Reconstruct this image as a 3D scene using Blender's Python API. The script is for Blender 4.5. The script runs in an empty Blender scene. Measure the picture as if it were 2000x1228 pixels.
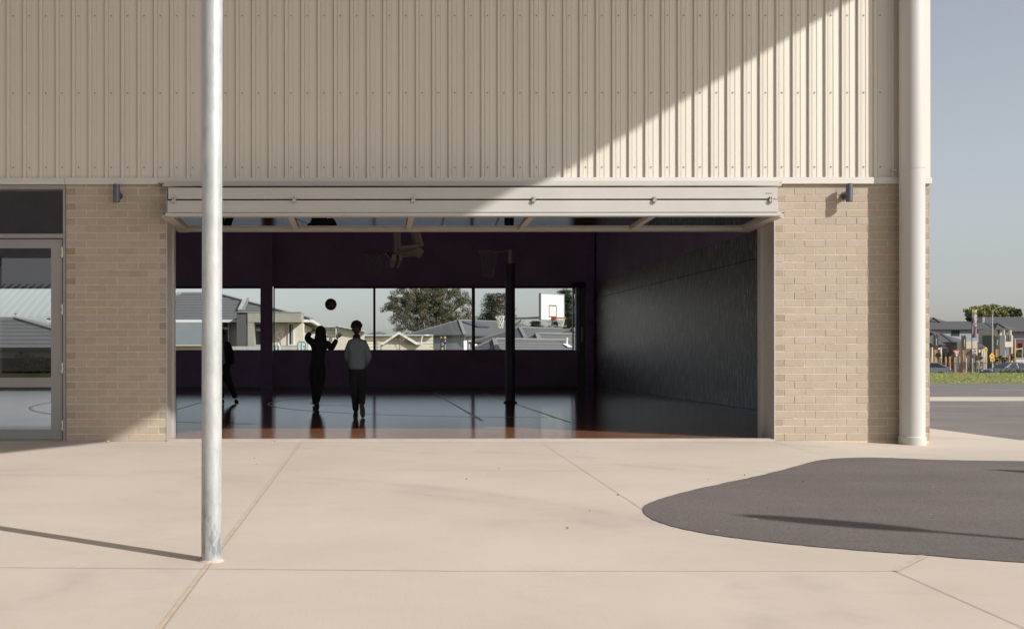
import bpy, bmesh, math, random
from mathutils import Vector, Matrix
random.seed(7)
R = math.radians
S = bpy.context.scene
COL = S.collection

# ------------------------------------------------------------------ camera model (pixels of the 2000 px photograph)
F, CX, CY, CZ, CAMY = 2062.0, 717.0, 692.0, 1.0, -12.2
def P(u, v, D):
    return Vector(((u-CX)*D/F, CAMY+D, CZ-(v-CY)*D/F))
def G(u, v, z=0.0):
    D = F*(CZ-z)/(v-CY)
    return Vector(((u-CX)*D/F, CAMY+D, z))
def SC(D): return F/D

# ------------------------------------------------------------------ mesh helpers
WM = {}
class MB:
    def __init__(s): s.v=[]; s.f=[]; s.m=[]; s.t=[]; s.mi=0; s.tint=None
    def add(s, vs, fs):
        b=len(s.v); s.v += [Vector(p) for p in vs]
        for f in fs:
            s.f.append([b+i for i in f]); s.m.append(s.mi); s.t.append(s.tint if s.tint is not None else 0.5)
        return s
    def quad(s, a,b,c,d): return s.add([a,b,c,d],[[0,1,2,3]])
    def poly(s, pts): return s.add(pts,[list(range(len(pts)))])
    def box(s, x0,x1,y0,y1,z0,z1):
        if x0>x1: x0,x1=x1,x0
        if y0>y1: y0,y1=y1,y0
        if z0>z1: z0,z1=z1,z0
        return s.add([(x0,y0,z0),(x1,y0,z0),(x1,y1,z0),(x0,y1,z0),(x0,y0,z1),(x1,y0,z1),(x1,y1,z1),(x0,y1,z1)],
            [[0,3,2,1],[4,5,6,7],[0,1,5,4],[1,2,6,5],[2,3,7,6],[3,0,4,7]])
    def obox(s, c, ax, ay, az):      # oriented box, half-axis vectors
        c,ax,ay,az=map(Vector,(c,ax,ay,az))
        p=[c+ax*i+ay*j+az*k for k in(-1,1) for (i,j) in((-1,-1),(1,-1),(1,1),(-1,1))]
        return s.add(p,[[0,3,2,1],[4,5,6,7],[0,1,5,4],[1,2,6,5],[2,3,7,6],[3,0,4,7]])
    def bar(s, a, b, w, h, up=(0,0,1)):   # rectangular bar
        a,b=Vector(a),Vector(b); d=b-a; n=d.normalized(); u=Vector(up)
        if abs(n.dot(u))>.95: u=Vector((0,1,0))
        x=n.cross(u).normalized(); y=x.cross(n).normalized()
        return s.obox((a+b)/2, x*w/2, d/2, y*h/2)
    def tube(s, pts, r, n=10, cap=True):
        pts=[Vector(p) for p in pts]; rs=r if isinstance(r,(list,tuple)) else [r]*len(pts)
        rings=[]; prev=None
        for i,p in enumerate(pts):
            d=(pts[min(i+1,len(pts)-1)]-pts[max(i-1,0)]).normalized()
            if prev is None:
                u=Vector((0,0,1)) if abs(d.z)<.9 else Vector((1,0,0))
                x=d.cross(u).normalized()
            else: x=(prev-d*prev.dot(d)).normalized()
            prev=x; y=d.cross(x)
            rings.append([p+(x*math.cos(2*math.pi*k/n)+y*math.sin(2*math.pi*k/n))*rs[i] for k in range(n)])
        vs=[q for rg in rings for q in rg]; fs=[]
        for i in range(len(pts)-1):
            for k in range(n):
                fs.append([i*n+k,i*n+(k+1)%n,(i+1)*n+(k+1)%n,(i+1)*n+k])
        if cap:
            fs.append(list(range(n))[::-1]); fs.append([(len(pts)-1)*n+k for k in range(n)])
        return s.add(vs,fs)
    def cyl(s, x,y,z0,z1,r,n=24): return s.tube([(x,y,z0),(x,y,z1)],r,n)
    def ring(s, c, R_, r, n=28, m=6, ax=(0,0,1)):
        c=Vector(c); z=Vector(ax).normalized(); u=Vector((1,0,0)) if abs(z.x)<.9 else Vector((0,1,0))
        x=z.cross(u).normalized(); y=z.cross(x); vs=[]; fs=[]
        for i in range(n):
            a=2*math.pi*i/n; e=x*math.cos(a)+y*math.sin(a)
            for k in range(m):
                b=2*math.pi*k/m; vs.append(c+e*(R_+r*math.cos(b))+z*r*math.sin(b))
        for i in range(n):
            for k in range(m):
                fs.append([i*m+k,((i+1)%n)*m+k,((i+1)%n)*m+(k+1)%m,i*m+(k+1)%m])
        return s.add(vs,fs)
    def ell(s, c, rx, ry, rz, nu=16, nv=10, fn=None):
        c=Vector(c); vs=[]; fs=[]
        for j in range(nv+1):
            t=math.pi*j/nv
            for i in range(nu):
                a=2*math.pi*i/nu
                d=Vector((math.sin(t)*math.cos(a),math.sin(t)*math.sin(a),math.cos(t)))
                k=fn(d) if fn else 1
                vs.append(c+Vector((d.x*rx,d.y*ry,d.z*rz))*k)
        for j in range(nv):
            for i in range(nu):
                fs.append([j*nu+i,(j+1)*nu+i,(j+1)*nu+(i+1)%nu,j*nu+(i+1)%nu])
        return s.add(vs,fs)
    def prism(s, pts, off):     # extrude polygon by offset
        pts=[Vector(p) for p in pts]; n=len(pts); off=Vector(off)
        return s.add(pts+[p+off for p in pts],[list(range(n))[::-1],[n+i for i in range(n)]]+[[i,(i+1)%n,n+(i+1)%n,n+i] for i in range(n)])
    def xf(s, M):
        s.v=[M@p for p in s.v]; return s
    def obj(s, name, mats, parent=None, local=False, smooth=False, label=None, tint=False):
        if not isinstance(mats,(list,tuple)): mats=[mats]
        if parent is not None:
            MM=WM[parent.name]
            inv=Matrix.Identity(4) if local else MM.inverted()
        else:
            xs=[p.x for p in s.v]; ys=[p.y for p in s.v]; zs=[p.z for p in s.v]
            MM=Matrix.Translation(((min(xs)+max(xs))/2,(min(ys)+max(ys))/2,min(zs))); inv=MM.inverted()
        me=bpy.data.meshes.new(name)
        me.from_pydata([inv@p for p in s.v],[],s.f)
        for m in mats: me.materials.append(m)
        for i,p in enumerate(me.polygons):
            p.material_index=s.m[i]
            if smooth: p.use_smooth=True
        if tint:
            at=me.attributes.new('tint','FLOAT','FACE')
            at.data.foreach_set('value',s.t)
        me.update()
        o=bpy.data.objects.new(name,me); COL.objects.link(o)
        if parent is not None: o.parent=parent
        else: o.matrix_world=MM
        WM[o.name]=MM
        if label: o['label']=label
        return o
def autosmooth(o, ang=35):
    me=o.data
    for p in me.polygons: p.use_smooth=True
    bm=bmesh.new(); bm.from_mesh(me); a=R(ang)
    for e in bm.edges:
        if len(e.link_faces)!=2 or e.calc_face_angle(0)>a: e.smooth=False
    bm.to_mesh(me); bm.free()
    return o
def thing(name,label,cat,loc=(0,0,0),rz=0,group=None):
    o=bpy.data.objects.new(name,None); COL.objects.link(o); o.empty_display_size=.2
    MM=Matrix.Translation(Vector(loc))@Matrix.Rotation(rz,4,'Z'); o.matrix_world=MM; WM[o.name]=MM
    o['label']=label; o['category']=cat
    if group: o['group']=group
    return o
def tag(o,label,cat,group=None,kind=None):
    if label: o['label']=label
    if cat: o['category']=cat
    if group: o['group']=group
    if kind: o['kind']=kind
    return o
def struct(o, kind='structure', label=None, cat=None):
    o['kind']=kind
    if label: o['label']=label
    if cat: o['category']=cat
    return o
def dup(root, loc, rz=0, label=None, s=None):
    r=root.copy(); COL.objects.link(r); MM=Matrix.Translation(Vector(loc))@Matrix.Rotation(rz,4,'Z')
    if s: MM=MM@Matrix.Diagonal((*s,1))
    r.matrix_world=MM; WM[r.name]=MM
    if label: r['label']=label
    for ch in list(root.children):
        c=ch.copy(); COL.objects.link(c); c.parent=r
        for g in ch.children:
            d=g.copy(); COL.objects.link(d); d.parent=c
    return r

# ------------------------------------------------------------------ materials
def newmat(name):
    m=bpy.data.materials.new(name); m.use_nodes=True; nt=m.node_tree
    b=nt.nodes['Principled BSDF']; return m,nt,b
def N(nt,t,**kw):
    n=nt.nodes.new(t)
    for k,v in kw.items():
        if k in n.inputs: n.inputs[k].default_value=v
        else: setattr(n,k,v)
    return n
def coords(nt, scale=(1,1,1), rot=(0,0,0), world=False):
    if world: src=N(nt,'ShaderNodeNewGeometry').outputs['Position']
    else: src=N(nt,'ShaderNodeTexCoord').outputs['Object']
    mp=N(nt,'ShaderNodeMapping'); mp.inputs['Scale'].default_value=scale; mp.inputs['Rotation'].default_value=rot
    nt.links.new(src,mp.inputs['Vector']); return mp.outputs[0]
def ramp(nt, fac, stops):
    r=N(nt,'ShaderNodeValToRGB'); e=r.color_ramp.elements
    while len(e)<len(stops): e.new(.5)
    for i,(p,c) in enumerate(stops):
        e[i].position=p; e[i].color=(*c,1) if len(c)==3 else c
    nt.links.new(fac,r.inputs[0]); return r.outputs[0]
def mixc(nt, fac, a, b, mode='MIX'):
    m=N(nt,'ShaderNodeMix',data_type='RGBA',blend_type=mode)
    for s,i in ((fac,0),(a,6),(b,7)):
        if hasattr(s,'is_output'): nt.links.new(s,m.inputs[i])
        else: m.inputs[i].default_value=s if i==0 else (*s,1)
    return m.outputs[2]
def noise(nt, vec, scale, detail=4, rough=.55):
    n=N(nt,'ShaderNodeTexNoise'); n.inputs['Scale'].default_value=scale; n.inputs['Detail'].default_value=detail; n.inputs['Roughness'].default_value=rough
    nt.links.new(vec,n.inputs['Vector']); return n.outputs['Fac']
def bump(nt,b,h,strength,dist=.01):
    n=N(nt,'ShaderNodeBump'); n.inputs['Strength'].default_value=strength; n.inputs['Distance'].default_value=dist
    nt.links.new(h,n.inputs['Height']); nt.links.new(n.outputs[0],b.inputs['Normal'])
def mul(c,k): return tuple(min(1,x*k) for x in c)
def mat(name,col,rough=.6,metal=0,var=.12,scale=3,bmp=0,bscale=80,stretch=(1,1,1),spec=.5):
    m,nt,b=newmat(name)
    v=coords(nt,stretch)
    f=noise(nt,v,scale,5)
    c=ramp(nt,f,[(.3,mul(col,1-var)),(.7,mul(col,1+var))])
    nt.links.new(c,b.inputs['Base Color'])
    b.inputs['Roughness'].default_value=rough; b.inputs['Metallic'].default_value=metal; b.inputs['Specular IOR Level'].default_value=spec
    if bmp: bump(nt,b,noise(nt,v,bscale,3),bmp,.01)
    return m
def glassmat(name, tint=(.93,.95,.95), base=.04, rough=0.0, boost=1.0):
    m=bpy.data.materials.new(name); m.use_nodes=True; nt=m.node_tree; nt.nodes.clear()
    g=N(nt,'ShaderNodeNewGeometry'); d=N(nt,'ShaderNodeVectorMath',operation='DOT_PRODUCT')
    nt.links.new(g.outputs['Normal'],d.inputs[0]); nt.links.new(g.outputs['Incoming'],d.inputs[1])
    a=N(nt,'ShaderNodeMath',operation='ABSOLUTE'); nt.links.new(d.outputs['Value'],a.inputs[0])
    s=N(nt,'ShaderNodeMath',operation='SUBTRACT'); s.inputs[0].default_value=1; nt.links.new(a.outputs[0],s.inputs[1])
    p=N(nt,'ShaderNodeMath',operation='POWER'); p.inputs[1].default_value=5; nt.links.new(s.outputs[0],p.inputs[0])
    q=N(nt,'ShaderNodeMath',operation='MULTIPLY_ADD'); q.inputs[1].default_value=(1-base)*boost; q.inputs[2].default_value=base; nt.links.new(p.outputs[0],q.inputs[0])
    t=N(nt,'ShaderNodeBsdfTransparent'); t.inputs[0].default_value=(*tint,1)
    gl=N(nt,'ShaderNodeBsdfGlossy'); gl.inputs['Roughness'].default_value=rough; gl.inputs['Color'].default_value=(1,1,1,1)
    mx=N(nt,'ShaderNodeMixShader'); nt.links.new(q.outputs[0],mx.inputs[0]); nt.links.new(t.outputs[0],mx.inputs[1]); nt.links.new(gl.outputs[0],mx.inputs[2])
    o=N(nt,'ShaderNodeOutputMaterial'); nt.links.new(mx.outputs[0],o.inputs[0]); return m

def brickmat():
    m,nt,b=newmat('brick'); at=N(nt,'ShaderNodeAttribute',attribute_name='tint')
    v=coords(nt)
    c=ramp(nt,at.outputs['Fac'],[(0,(.28,.225,.165)),(.2,(.37,.315,.25)),(.55,(.435,.375,.305)),(1,(.50,.44,.365))])
    f=noise(nt,v,55,5,.7); c2=mixc(nt,.55,c,ramp(nt,f,[(.3,(.72,.70,.68)),(.5,(1,1,1)),(.72,(1.0,.97,.93))]),'MULTIPLY')
    f2=noise(nt,v,7,3); c3=mixc(nt,.5,c2,ramp(nt,f2,[(.3,(.86,.85,.84)),(.65,(1,1,1))]),'MULTIPLY')
    nt.links.new(c3,b.inputs['Base Color']); b.inputs['Roughness'].default_value=.9; b.inputs['Specular IOR Level'].default_value=.2
    bump(nt,b,f,.5,.006); return m
def concretemat():
    m,nt,b=newmat('concrete'); v=coords(nt,world=True)
    f=noise(nt,v,.55,7,.62); c=ramp(nt,f,[(.3,(.465,.40,.335)),(.5,(.51,.442,.375)),(.72,(.55,.48,.41))])
    def over(c,fac,vec,sc,det,rg,stops):
        return mixc(nt,fac,c,ramp(nt,noise(nt,vec,sc,det,rg),stops),'MULTIPLY')
    c=over(c,.5,coords(nt,(.5,5,1),world=True),1.5,6,.7,[(.27,(.80,.79,.78)),(.40,(1,1,1)),(.8,(1,1,1))])          # trowel smears
    c=over(c,.4,coords(nt,(1.2,.9,1),(0,0,.5),True),1.1,7,.7,[(.30,(.86,.84,.82)),(.44,(1,1,1)),(.7,(1.0,1.0,1.0)),(.82,(1.05,1.05,1.05))])  # damp stains
    c=over(c,.5,coords(nt,(110,3,1),world=True),1,3,.6,[(.3,(.95,.95,.95)),(.6,(1,1,1))])                            # broom lines
    c=over(c,.35,v,190,2,.6,[(.3,(.72,.71,.70)),(.55,(1,1,1))])                                                       # grain
    for sc,off,r0 in ((2.3,0,.016),(5.1,3.7,.020)):
        vo=N(nt,'ShaderNodeTexVoronoi'); vo.inputs['Scale'].default_value=sc
        mp=N(nt,'ShaderNodeMapping'); mp.inputs['Location'].default_value=(off,off*.7,0); nt.links.new(v,mp.inputs[0]); nt.links.new(mp.outputs[0],vo.inputs['Vector'])
        k=mixc(nt,1.0,ramp(nt,vo.outputs['Distance'],[(.0,(1,1,1)),(r0,(.8,.8,.8)),(r0*1.7,(0,0,0))]),ramp(nt,vo.outputs['Color'],[(.55,(0,0,0)),(.75,(1,1,1))]),'MULTIPLY')
        c=mixc(nt,k,c,(.27,.22,.18))
    # curved tyre scuffs
    w=N(nt,'ShaderNodeTexWave',wave_type='RINGS',rings_direction='Z'); w.inputs['Scale'].default_value=.11; w.inputs['Distortion'].default_value=1.2; w.inputs['Detail'].default_value=2
    mp=N(nt,'ShaderNodeMapping'); mp.inputs['Location'].default_value=(2.6,7.6,0); nt.links.new(v,mp.inputs[0]); nt.links.new(mp.outputs[0],w.inputs['Vector'])
    k=mixc(nt,1.0,ramp(nt,w.outputs['Fac'],[(.86,(0,0,0)),(.97,(.5,.5,.5)),(1,(.2,.2,.2))]),ramp(nt,noise(nt,v,.9,4,.7),[(.46,(0,0,0)),(.62,(1,1,1))]),'MULTIPLY')
    c=mixc(nt,k,c,(.36,.315,.275))
    nt.links.new(c,b.inputs['Base Color']); b.inputs['Roughness'].default_value=.85; b.inputs['Specular IOR Level'].default_value=.25
    bump(nt,b,noise(nt,coords(nt,(110,3,1),world=True),1,3),.10,.004); return m
def asphaltmat(name,col):
    m,nt,b=newmat(name); v=coords(nt,world=True)
    f=noise(nt,v,.5,5,.6); c=ramp(nt,f,[(.3,mul(col,.86)),(.7,mul(col,1.12))])
    f2=noise(nt,v,85,4,.8); c=mixc(nt,.85,c,ramp(nt,f2,[(.36,(.45,.45,.46)),(.5,(1,1,1)),(.66,(1.25,1.24,1.22))]),'MULTIPLY')
    vo=N(nt,'ShaderNodeTexVoronoi'); vo.inputs['Scale'].default_value=5.0; nt.links.new(v,vo.inputs['Vector']); k=mixc(nt,1.0,ramp(nt,vo.outputs['Distance'],[(.0,(1,1,1)),(.05,(.9,.9,.9)),(.075,(0,0,0))]),ramp(nt,vo.outputs['Color'],[(.62,(0,0,0)),(.78,(1,1,1))]),'MULTIPLY'); c=mixc(nt,k,c,(.40,.36,.31))
    v2=coords(nt,(.15,1.4,1),world=True); f3=noise(nt,v2,1,4,.6); c=mixc(nt,.7,c,ramp(nt,f3,[(.3,(.80,.80,.82)),(.6,(1,1,1))]),'MULTIPLY')
    nt.links.new(c,b.inputs['Base Color']); b.inputs['Roughness'].default_value=.9; b.inputs['Specular IOR Level'].default_value=.25
    bump(nt,b,f2,.7,.01); return m
def floormat():
    m,nt,b=newmat('timber_floor'); v=coords(nt,world=True)
    br=N(nt,'ShaderNodeTexBrick'); nt.links.new(v,br.inputs['Vector'])
    for k,x in (('Scale',1),('Brick Width',2.4),('Row Height',.085),('Mortar Size',.0012),('Bias',0)): br.inputs[k].default_value=x
    br.inputs['Color1'].default_value=(.36,.155,.075,1); br.inputs['Color2'].default_value=(.48,.23,.12,1); br.inputs['Mortar'].default_value=(.1,.05,.03,1)
    v2=coords(nt,(2,40,1),world=True); f=noise(nt,v2,1.3,4)
    c=mixc(nt,.5,br.outputs['Color'],ramp(nt,f,[(.3,(.75,.73,.7)),(.6,(1,1,1))]),'MULTIPLY')
    # clear finish: cupped boards spread the reflection along the view, hardly sideways
    df=N(nt,'ShaderNodeBsdfDiffuse'); nt.links.new(c,df.inputs['Color'])
    gl=N(nt,'ShaderNodeBsdfAnisotropic',distribution='BECKMANN'); gl.inputs['Roughness'].default_value=FLOOR_R; gl.inputs['Anisotropy'].default_value=FLOOR_A; gl.inputs['Color'].default_value=(.95,.99,1,1); g2=N(nt,'ShaderNodeBsdfAnisotropic',distribution='BECKMANN'); g2.inputs['Roughness'].default_value=.125; g2.inputs['Anisotropy'].default_value=.45; g2.inputs['Color'].default_value=(.95,.99,1,1); gm=N(nt,'ShaderNodeMixShader'); gm.inputs[0].default_value=.08; nt.links.new(gl.outputs[0],gm.inputs[1]); nt.links.new(g2.outputs[0],gm.inputs[2])
    tg=N(nt,'ShaderNodeCombineXYZ'); tg.inputs[0].default_value=1.0; nt.links.new(tg.outputs[0],gl.inputs['Tangent']); nt.links.new(tg.outputs[0],g2.inputs['Tangent'])
    v3=coords(nt,(.12,11.8,1),world=True); f3=noise(nt,v3,1,3,.7); bm=N(nt,'ShaderNodeBump'); bm.inputs['Strength'].default_value=.25; bm.inputs['Distance'].default_value=.004; nt.links.new(f3,bm.inputs['Height']); nt.links.new(bm.outputs[0],gl.inputs['Normal'])
    g=N(nt,'ShaderNodeNewGeometry'); d=N(nt,'ShaderNodeVectorMath',operation='DOT_PRODUCT'); nt.links.new(g.outputs['True Normal'],d.inputs[0]); nt.links.new(g.outputs['Incoming'],d.inputs[1])
    a=N(nt,'ShaderNodeMath',operation='ABSOLUTE'); nt.links.new(d.outputs['Value'],a.inputs[0]); s1=N(nt,'ShaderNodeMath',operation='SUBTRACT'); s1.inputs[0].default_value=1; nt.links.new(a.outputs[0],s1.inputs[1])
    p=N(nt,'ShaderNodeMath',operation='POWER'); p.inputs[1].default_value=5; nt.links.new(s1.outputs[0],p.inputs[0]); q=N(nt,'ShaderNodeMath',operation='MULTIPLY_ADD'); q.inputs[1].default_value=.89; q.inputs[2].default_value=.10; nt.links.new(p.outputs[0],q.inputs[0])
    mx=N(nt,'ShaderNodeMixShader'); nt.links.new(q.outputs[0],mx.inputs[0]); nt.links.new(df.outputs[0],mx.inputs[1]); nt.links.new(gm.outputs[0],mx.inputs[2]); nt.links.new(mx.outputs[0],nt.nodes['Material Output'].inputs[0]); nt.nodes.remove(b)
    return m
FLOOR_R,FLOOR_A=.188,.5

def strandmat():
    m,nt,b=newmat('strand_board'); v=coords(nt,(1,7,1.5),world=True)
    f=noise(nt,v,2.2,6,.8); c=ramp(nt,f,[(.38,(.045,.036,.042)),(.48,(.11,.092,.095)),(.55,(.22,.195,.185)),(.62,(.60,.54,.48))])
    v2=coords(nt,(1,1.0,.12),world=True); f2=noise(nt,v2,1.1,3); c=mixc(nt,.5,c,ramp(nt,f2,[(.3,(.6,.6,.6)),(.65,(1,1,1))]),'MULTIPLY')
    nt.links.new(c,b.inputs['Base Color']); b.inputs['Roughness'].default_value=.36; b.inputs['Specular IOR Level'].default_value=.85; bump(nt,b,f,.6,.02); return m
def galvmat():
    m,nt,b=newmat('galvanised_steel'); v=coords(nt,(1,1,.45))
    f=noise(nt,v,9,7,.7); f2=noise(nt,coords(nt,(1,1,.3)),30,5,.7)
    c=ramp(nt,f,[(.3,(.38,.40,.395)),(.5,(.47,.48,.465)),(.7,(.55,.55,.53))]); c=mixc(nt,.8,c,ramp(nt,f2,[(.3,(.76,.77,.78)),(.6,(1,1,1))]),'MULTIPLY')
    # dirty scuffs low on the post
    sp=N(nt,'ShaderNodeSeparateXYZ'); nt.links.new(coords(nt),sp.inputs[0])
    low=ramp(nt,sp.outputs['Z'],[(.0,(0,0,0)),(.045,(1,1,1)),(.19,(1,1,1)),(.30,(0,0,0))])
    f3=noise(nt,coords(nt,(1,1,.35)),22,3,.6); sc=ramp(nt,f3,[(.47,(0,0,0)),(.6,(1,1,1))])
    k=mixc(nt,1.0,low,sc,'MULTIPLY'); c=mixc(nt,k,c,(.23,.245,.25))
    nt.links.new(c,b.inputs['Base Color']); b.inputs['Metallic'].default_value=.30; b.inputs['Roughness'].default_value=.5
    bump(nt,b,f2,.35,.004); return m
def tilemat(name,col,gauge=.115,var=.12,gg=None,k=.42):
    m,nt,b=newmat(name); v=coords(nt)
    w=N(nt,'ShaderNodeTexWave',wave_type='BANDS',bands_direction='Z',wave_profile='SAW'); w.inputs['Scale'].default_value=.3142/gauge/1.0*1.0
    w.inputs['Distortion'].default_value=.15; w.inputs['Detail'].default_value=1
    nt.links.new(v,w.inputs['Vector'])
    f=noise(nt,coords(nt,(3,3,9)),3,3); c=ramp(nt,f,[(.3,mul(col,1-var)),(.7,mul(col,1+var))])
    c=mixc(nt,.75,c,ramp(nt,w.outputs['Fac'],[(.0,(k,k,k)),(.30,(k+.13,k+.13,k+.14)),(.42,(1,1,1)),(1,(1,1,1))]),'MULTIPLY')
    nt.links.new(c,b.inputs['Base Color']); b.inputs['Roughness'].default_value=.8; b.inputs['Specular IOR Level'].default_value=.2; bump(nt,b,w.outputs['Fac'],.5,.03); return m
def boardmat(name,col,gauge=.2,line=.6):
    m,nt,b=newmat(name); v=coords(nt)
    w=N(nt,'ShaderNodeTexWave',wave_type='BANDS',bands_direction='Z',wave_profile='SAW'); w.inputs['Scale'].default_value=.3142/gauge
    nt.links.new(v,w.inputs['Vector'])
    c=mixc(nt,.9,col,ramp(nt,w.outputs['Fac'],[(.0,mul((1,1,1),line)),(.28,mul((1,1,1),line)),(.36,(1,1,1)),(1,(1,1,1))]),'MULTIPLY')
    nt.links.new(c,b.inputs['Base Color']); b.inputs['Roughness'].default_value=.7; bump(nt,b,w.outputs['Fac'],.5,.03); return m
def leafmat(name,a,bc,cc,scale=1.2):
    m,nt,b=newmat(name); at=N(nt,'ShaderNodeAttribute',attribute_name='tint')
    c=ramp(nt,at.outputs['Fac'],[(0,a),(.5,bc),(1,cc)])
    nt.links.new(c,b.inputs['Base Color']); b.inputs['Roughness'].default_value=.65; b.inputs['Specular IOR Level'].default_value=.25; return m
def grassmat(name,a,c):
    m,nt,b=newmat(name); v=coords(nt,world=True)
    f=noise(nt,v,1.1,6,.7); f2=noise(nt,v,30,3,.7)
    k=ramp(nt,f,[(.3,a),(.7,c)]); k=mixc(nt,.6,k,ramp(nt,f2,[(.3,(.55,.6,.5)),(.6,(1,1,1))]),'MULTIPLY')
    nt.links.new(k,b.inputs['Base Color']); b.inputs['Roughness'].default_value=.9; b.inputs['Specular IOR Level'].default_value=.1; bump(nt,b,f2,.25,.02); return m

m_brick=brickmat(); m_mortar=mat('mortar',(.70,.53,.345),.95,var=.12,scale=30,bmp=.3)
m_conc=concretemat(); m_asph=asphaltmat('asphalt',(.152,.134,.124)); m_asph2=asphaltmat('asphalt_far',(.19,.172,.163))
m_joint=mat('joint_sealant',(.47,.38,.29),.9,var=.12,scale=12); m_jdark=mat('joint_groove',(.31,.25,.2),.95,var=.25,scale=9)
m_clad=mat('painted_steel',(.655,.608,.528),.42,var=.03,scale=1.5,stretch=(1,1,.3)); m_flash=mat('flashing',(.615,.58,.53),.45,var=.03)
m_screw=mat('screw',(.22,.2,.18),.5,var=.05)
m_door=mat('door_frame',(.495,.47,.435),.45,var=.04,scale=2); m_alu=mat('anodised_aluminium',(.52,.49,.45),.38,metal=.35,var=.06,scale=2,stretch=(1,1,.2))
m_taupe=mat('taupe_aluminium',(.30,.282,.262),.45,var=.05,scale=2)
m_steel=mat('bright_steel',(.62,.58,.52),.35,metal=.7,var=.1,scale=20)
m_black=mat('black_rubber',(.03,.03,.033),.6,var=.2)
m_lamp=mat('lamp_grey',(.10,.115,.135),.38,metal=.25,var=.06)
m_pipe=mat('pipe_paint',(.50,.485,.45),.5,var=.04,scale=2,stretch=(1,1,.2))
m_galv=galvmat(); m_floor=floormat(); m_strand=strandmat()
m_inner=mat('dark_lining',(.44,.32,.56),.75,var=.12,scale=1.2,spec=.2); m_inner2=mat('dark_ceiling',(.42,.30,.53),.85,var=.1,spec=.1)
m_wframe=mat('window_frame',(.045,.05,.055),.45,var=.08)
m_line=mat('court_line',(.02,.022,.03),.3,var=.1); m_lineb=mat('court_line_blue',(.05,.07,.10),.3,var=.1)
m_skirt=mat('skirting',(.16,.17,.175),.4,var=.08)
m_glass=glassmat('glass',(.95,.985,.995)); m_glass2=glassmat('leaf_glass',(.14,.17,.18),.55); m_glass3=glassmat('door_glass',(.90,.92,.92),.15)
m_pad=mat('padding',(.06,.052,.095),.45,var=.1); m_offw=mat('off_white_steel',(.56,.53,.44),.5,var=.06)
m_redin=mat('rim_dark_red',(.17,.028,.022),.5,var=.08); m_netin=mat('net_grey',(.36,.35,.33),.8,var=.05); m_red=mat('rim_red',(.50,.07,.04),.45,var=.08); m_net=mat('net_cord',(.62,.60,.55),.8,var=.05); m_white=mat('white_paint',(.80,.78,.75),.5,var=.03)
m_bboard=mat('backboard',(.62,.585,.56),.5,var=.02); m_grey=mat('grey_steel',(.28,.29,.30),.45,metal=.3,var=.06)
m_acr=glassmat('acrylic',(.95,.96,.96),.05)

# sun direction (towards the sun)
SUN_EL=R(33.6); SUND=Vector((.814*math.cos(SUN_EL),-.581*math.cos(SUN_EL),math.sin(SUN_EL)))

# ------------------------------------------------------------------ ground, terrain
def cl(x): return max(0,min(1,x))
def gz(x,y):
    z=-.037*cl((x-5)/1.4)*cl((y+2)/1.6)
    if y>45.5: z-=1.16*cl((y-45.5)/12.0)
    return z
def sheet(xs,ys,dz,name,m,skip=None,parent=None):
    b=MB()
    for i in range(len(xs)-1):
        for j in range(len(ys)-1):
            if skip and skip((xs[i]+xs[i+1])/2,(ys[j]+ys[j+1])/2): continue
            c=[(xs[i],ys[j]),(xs[i+1],ys[j]),(xs[i+1],ys[j+1]),(xs[i],ys[j+1])]
            b.quad(*[(x,y,gz(x,y)+dz) for x,y in c])
    return b.obj(name,m,parent)
m_verge=grassmat('verge_grass',(.13,.13,.05),(.24,.22,.10)); m_lawn=grassmat('lawn_grass',(.20,.225,.075),(.34,.34,.125))
struct(sheet([-1500,-200,-30,5,6.4,60,200,1500],[-200,-20,-2,-.4,20,45.5,51.5,57.5,160,600,5000],-.07,'ground',m_verge))
pav=struct(sheet([-30,5,6.4,7.86,24],[-30,-2,-.4,.52,13.3],0,'pavement',m_conc,lambda x,y:(y>.5 and x>7.86) or (y>.5 and x<6.4)))
struct(sheet([7.86,60,120],[.52,11.05],-.001,'asphalt_yard',m_asph2)); 
struct(sheet([7.86,60,120],[11.05,13.3],.002,'concrete_path',m_conc))
struct(sheet([6.4,60,120],[13.3,25.4],-.001,'asphalt_court',m_asph2))
b=MB(); b.quad((6.4,15.1,-.033),(120,15.1,-.033),(120,15.22,-.033),(6.4,15.22,-.033))
b.obj('court_line',mat('yellow_line',(.42,.37,.24),.8),bpy.data.objects['asphalt_court'])
b=MB(); p=G(1915,762,-.033); b.quad((p.x,p.y,-.033),(60,p.y-1.6,-.033),(60,p.y-1.45,-.033),(p.x,p.y+.15,-.033))
b.obj('court_line',mat('white_line',(.5,.52,.5),.8),bpy.data.objects['asphalt_court'])
# lawn with short blades along its far crest
lawn=sheet([6.4,60,120],[25.4,45.5,51.5,57.5,62],.0,'lawn',m_lawn); struct(lawn,'stuff','strip of mown green lawn beyond the asphalt court','lawn')
m_blade=leafmat('grass_blades',(.20,.23,.075),(.30,.32,.12),(.42,.41,.17))
b=MB()
for i in range(26000):
    y=random.uniform(25.5,46.5); D=y-CAMY; x=random.uniform(1790,2020); X=(x-CX)*D/F
    h=random.uniform(.008,.028); a=random.uniform(0,6.28); w=.02; b.tint=random.random()
    z=gz(X,y); b.add([(X-w*math.cos(a),y-w*math.sin(a),z),(X+w*math.cos(a),y+w*math.sin(a),z),(X+random.uniform(-.03,.03),y,z+h)],[[0,1,2]])
o=b.obj('grass_blades',m_blade,lawn,tint=True); o['kind']='stuff'
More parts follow.
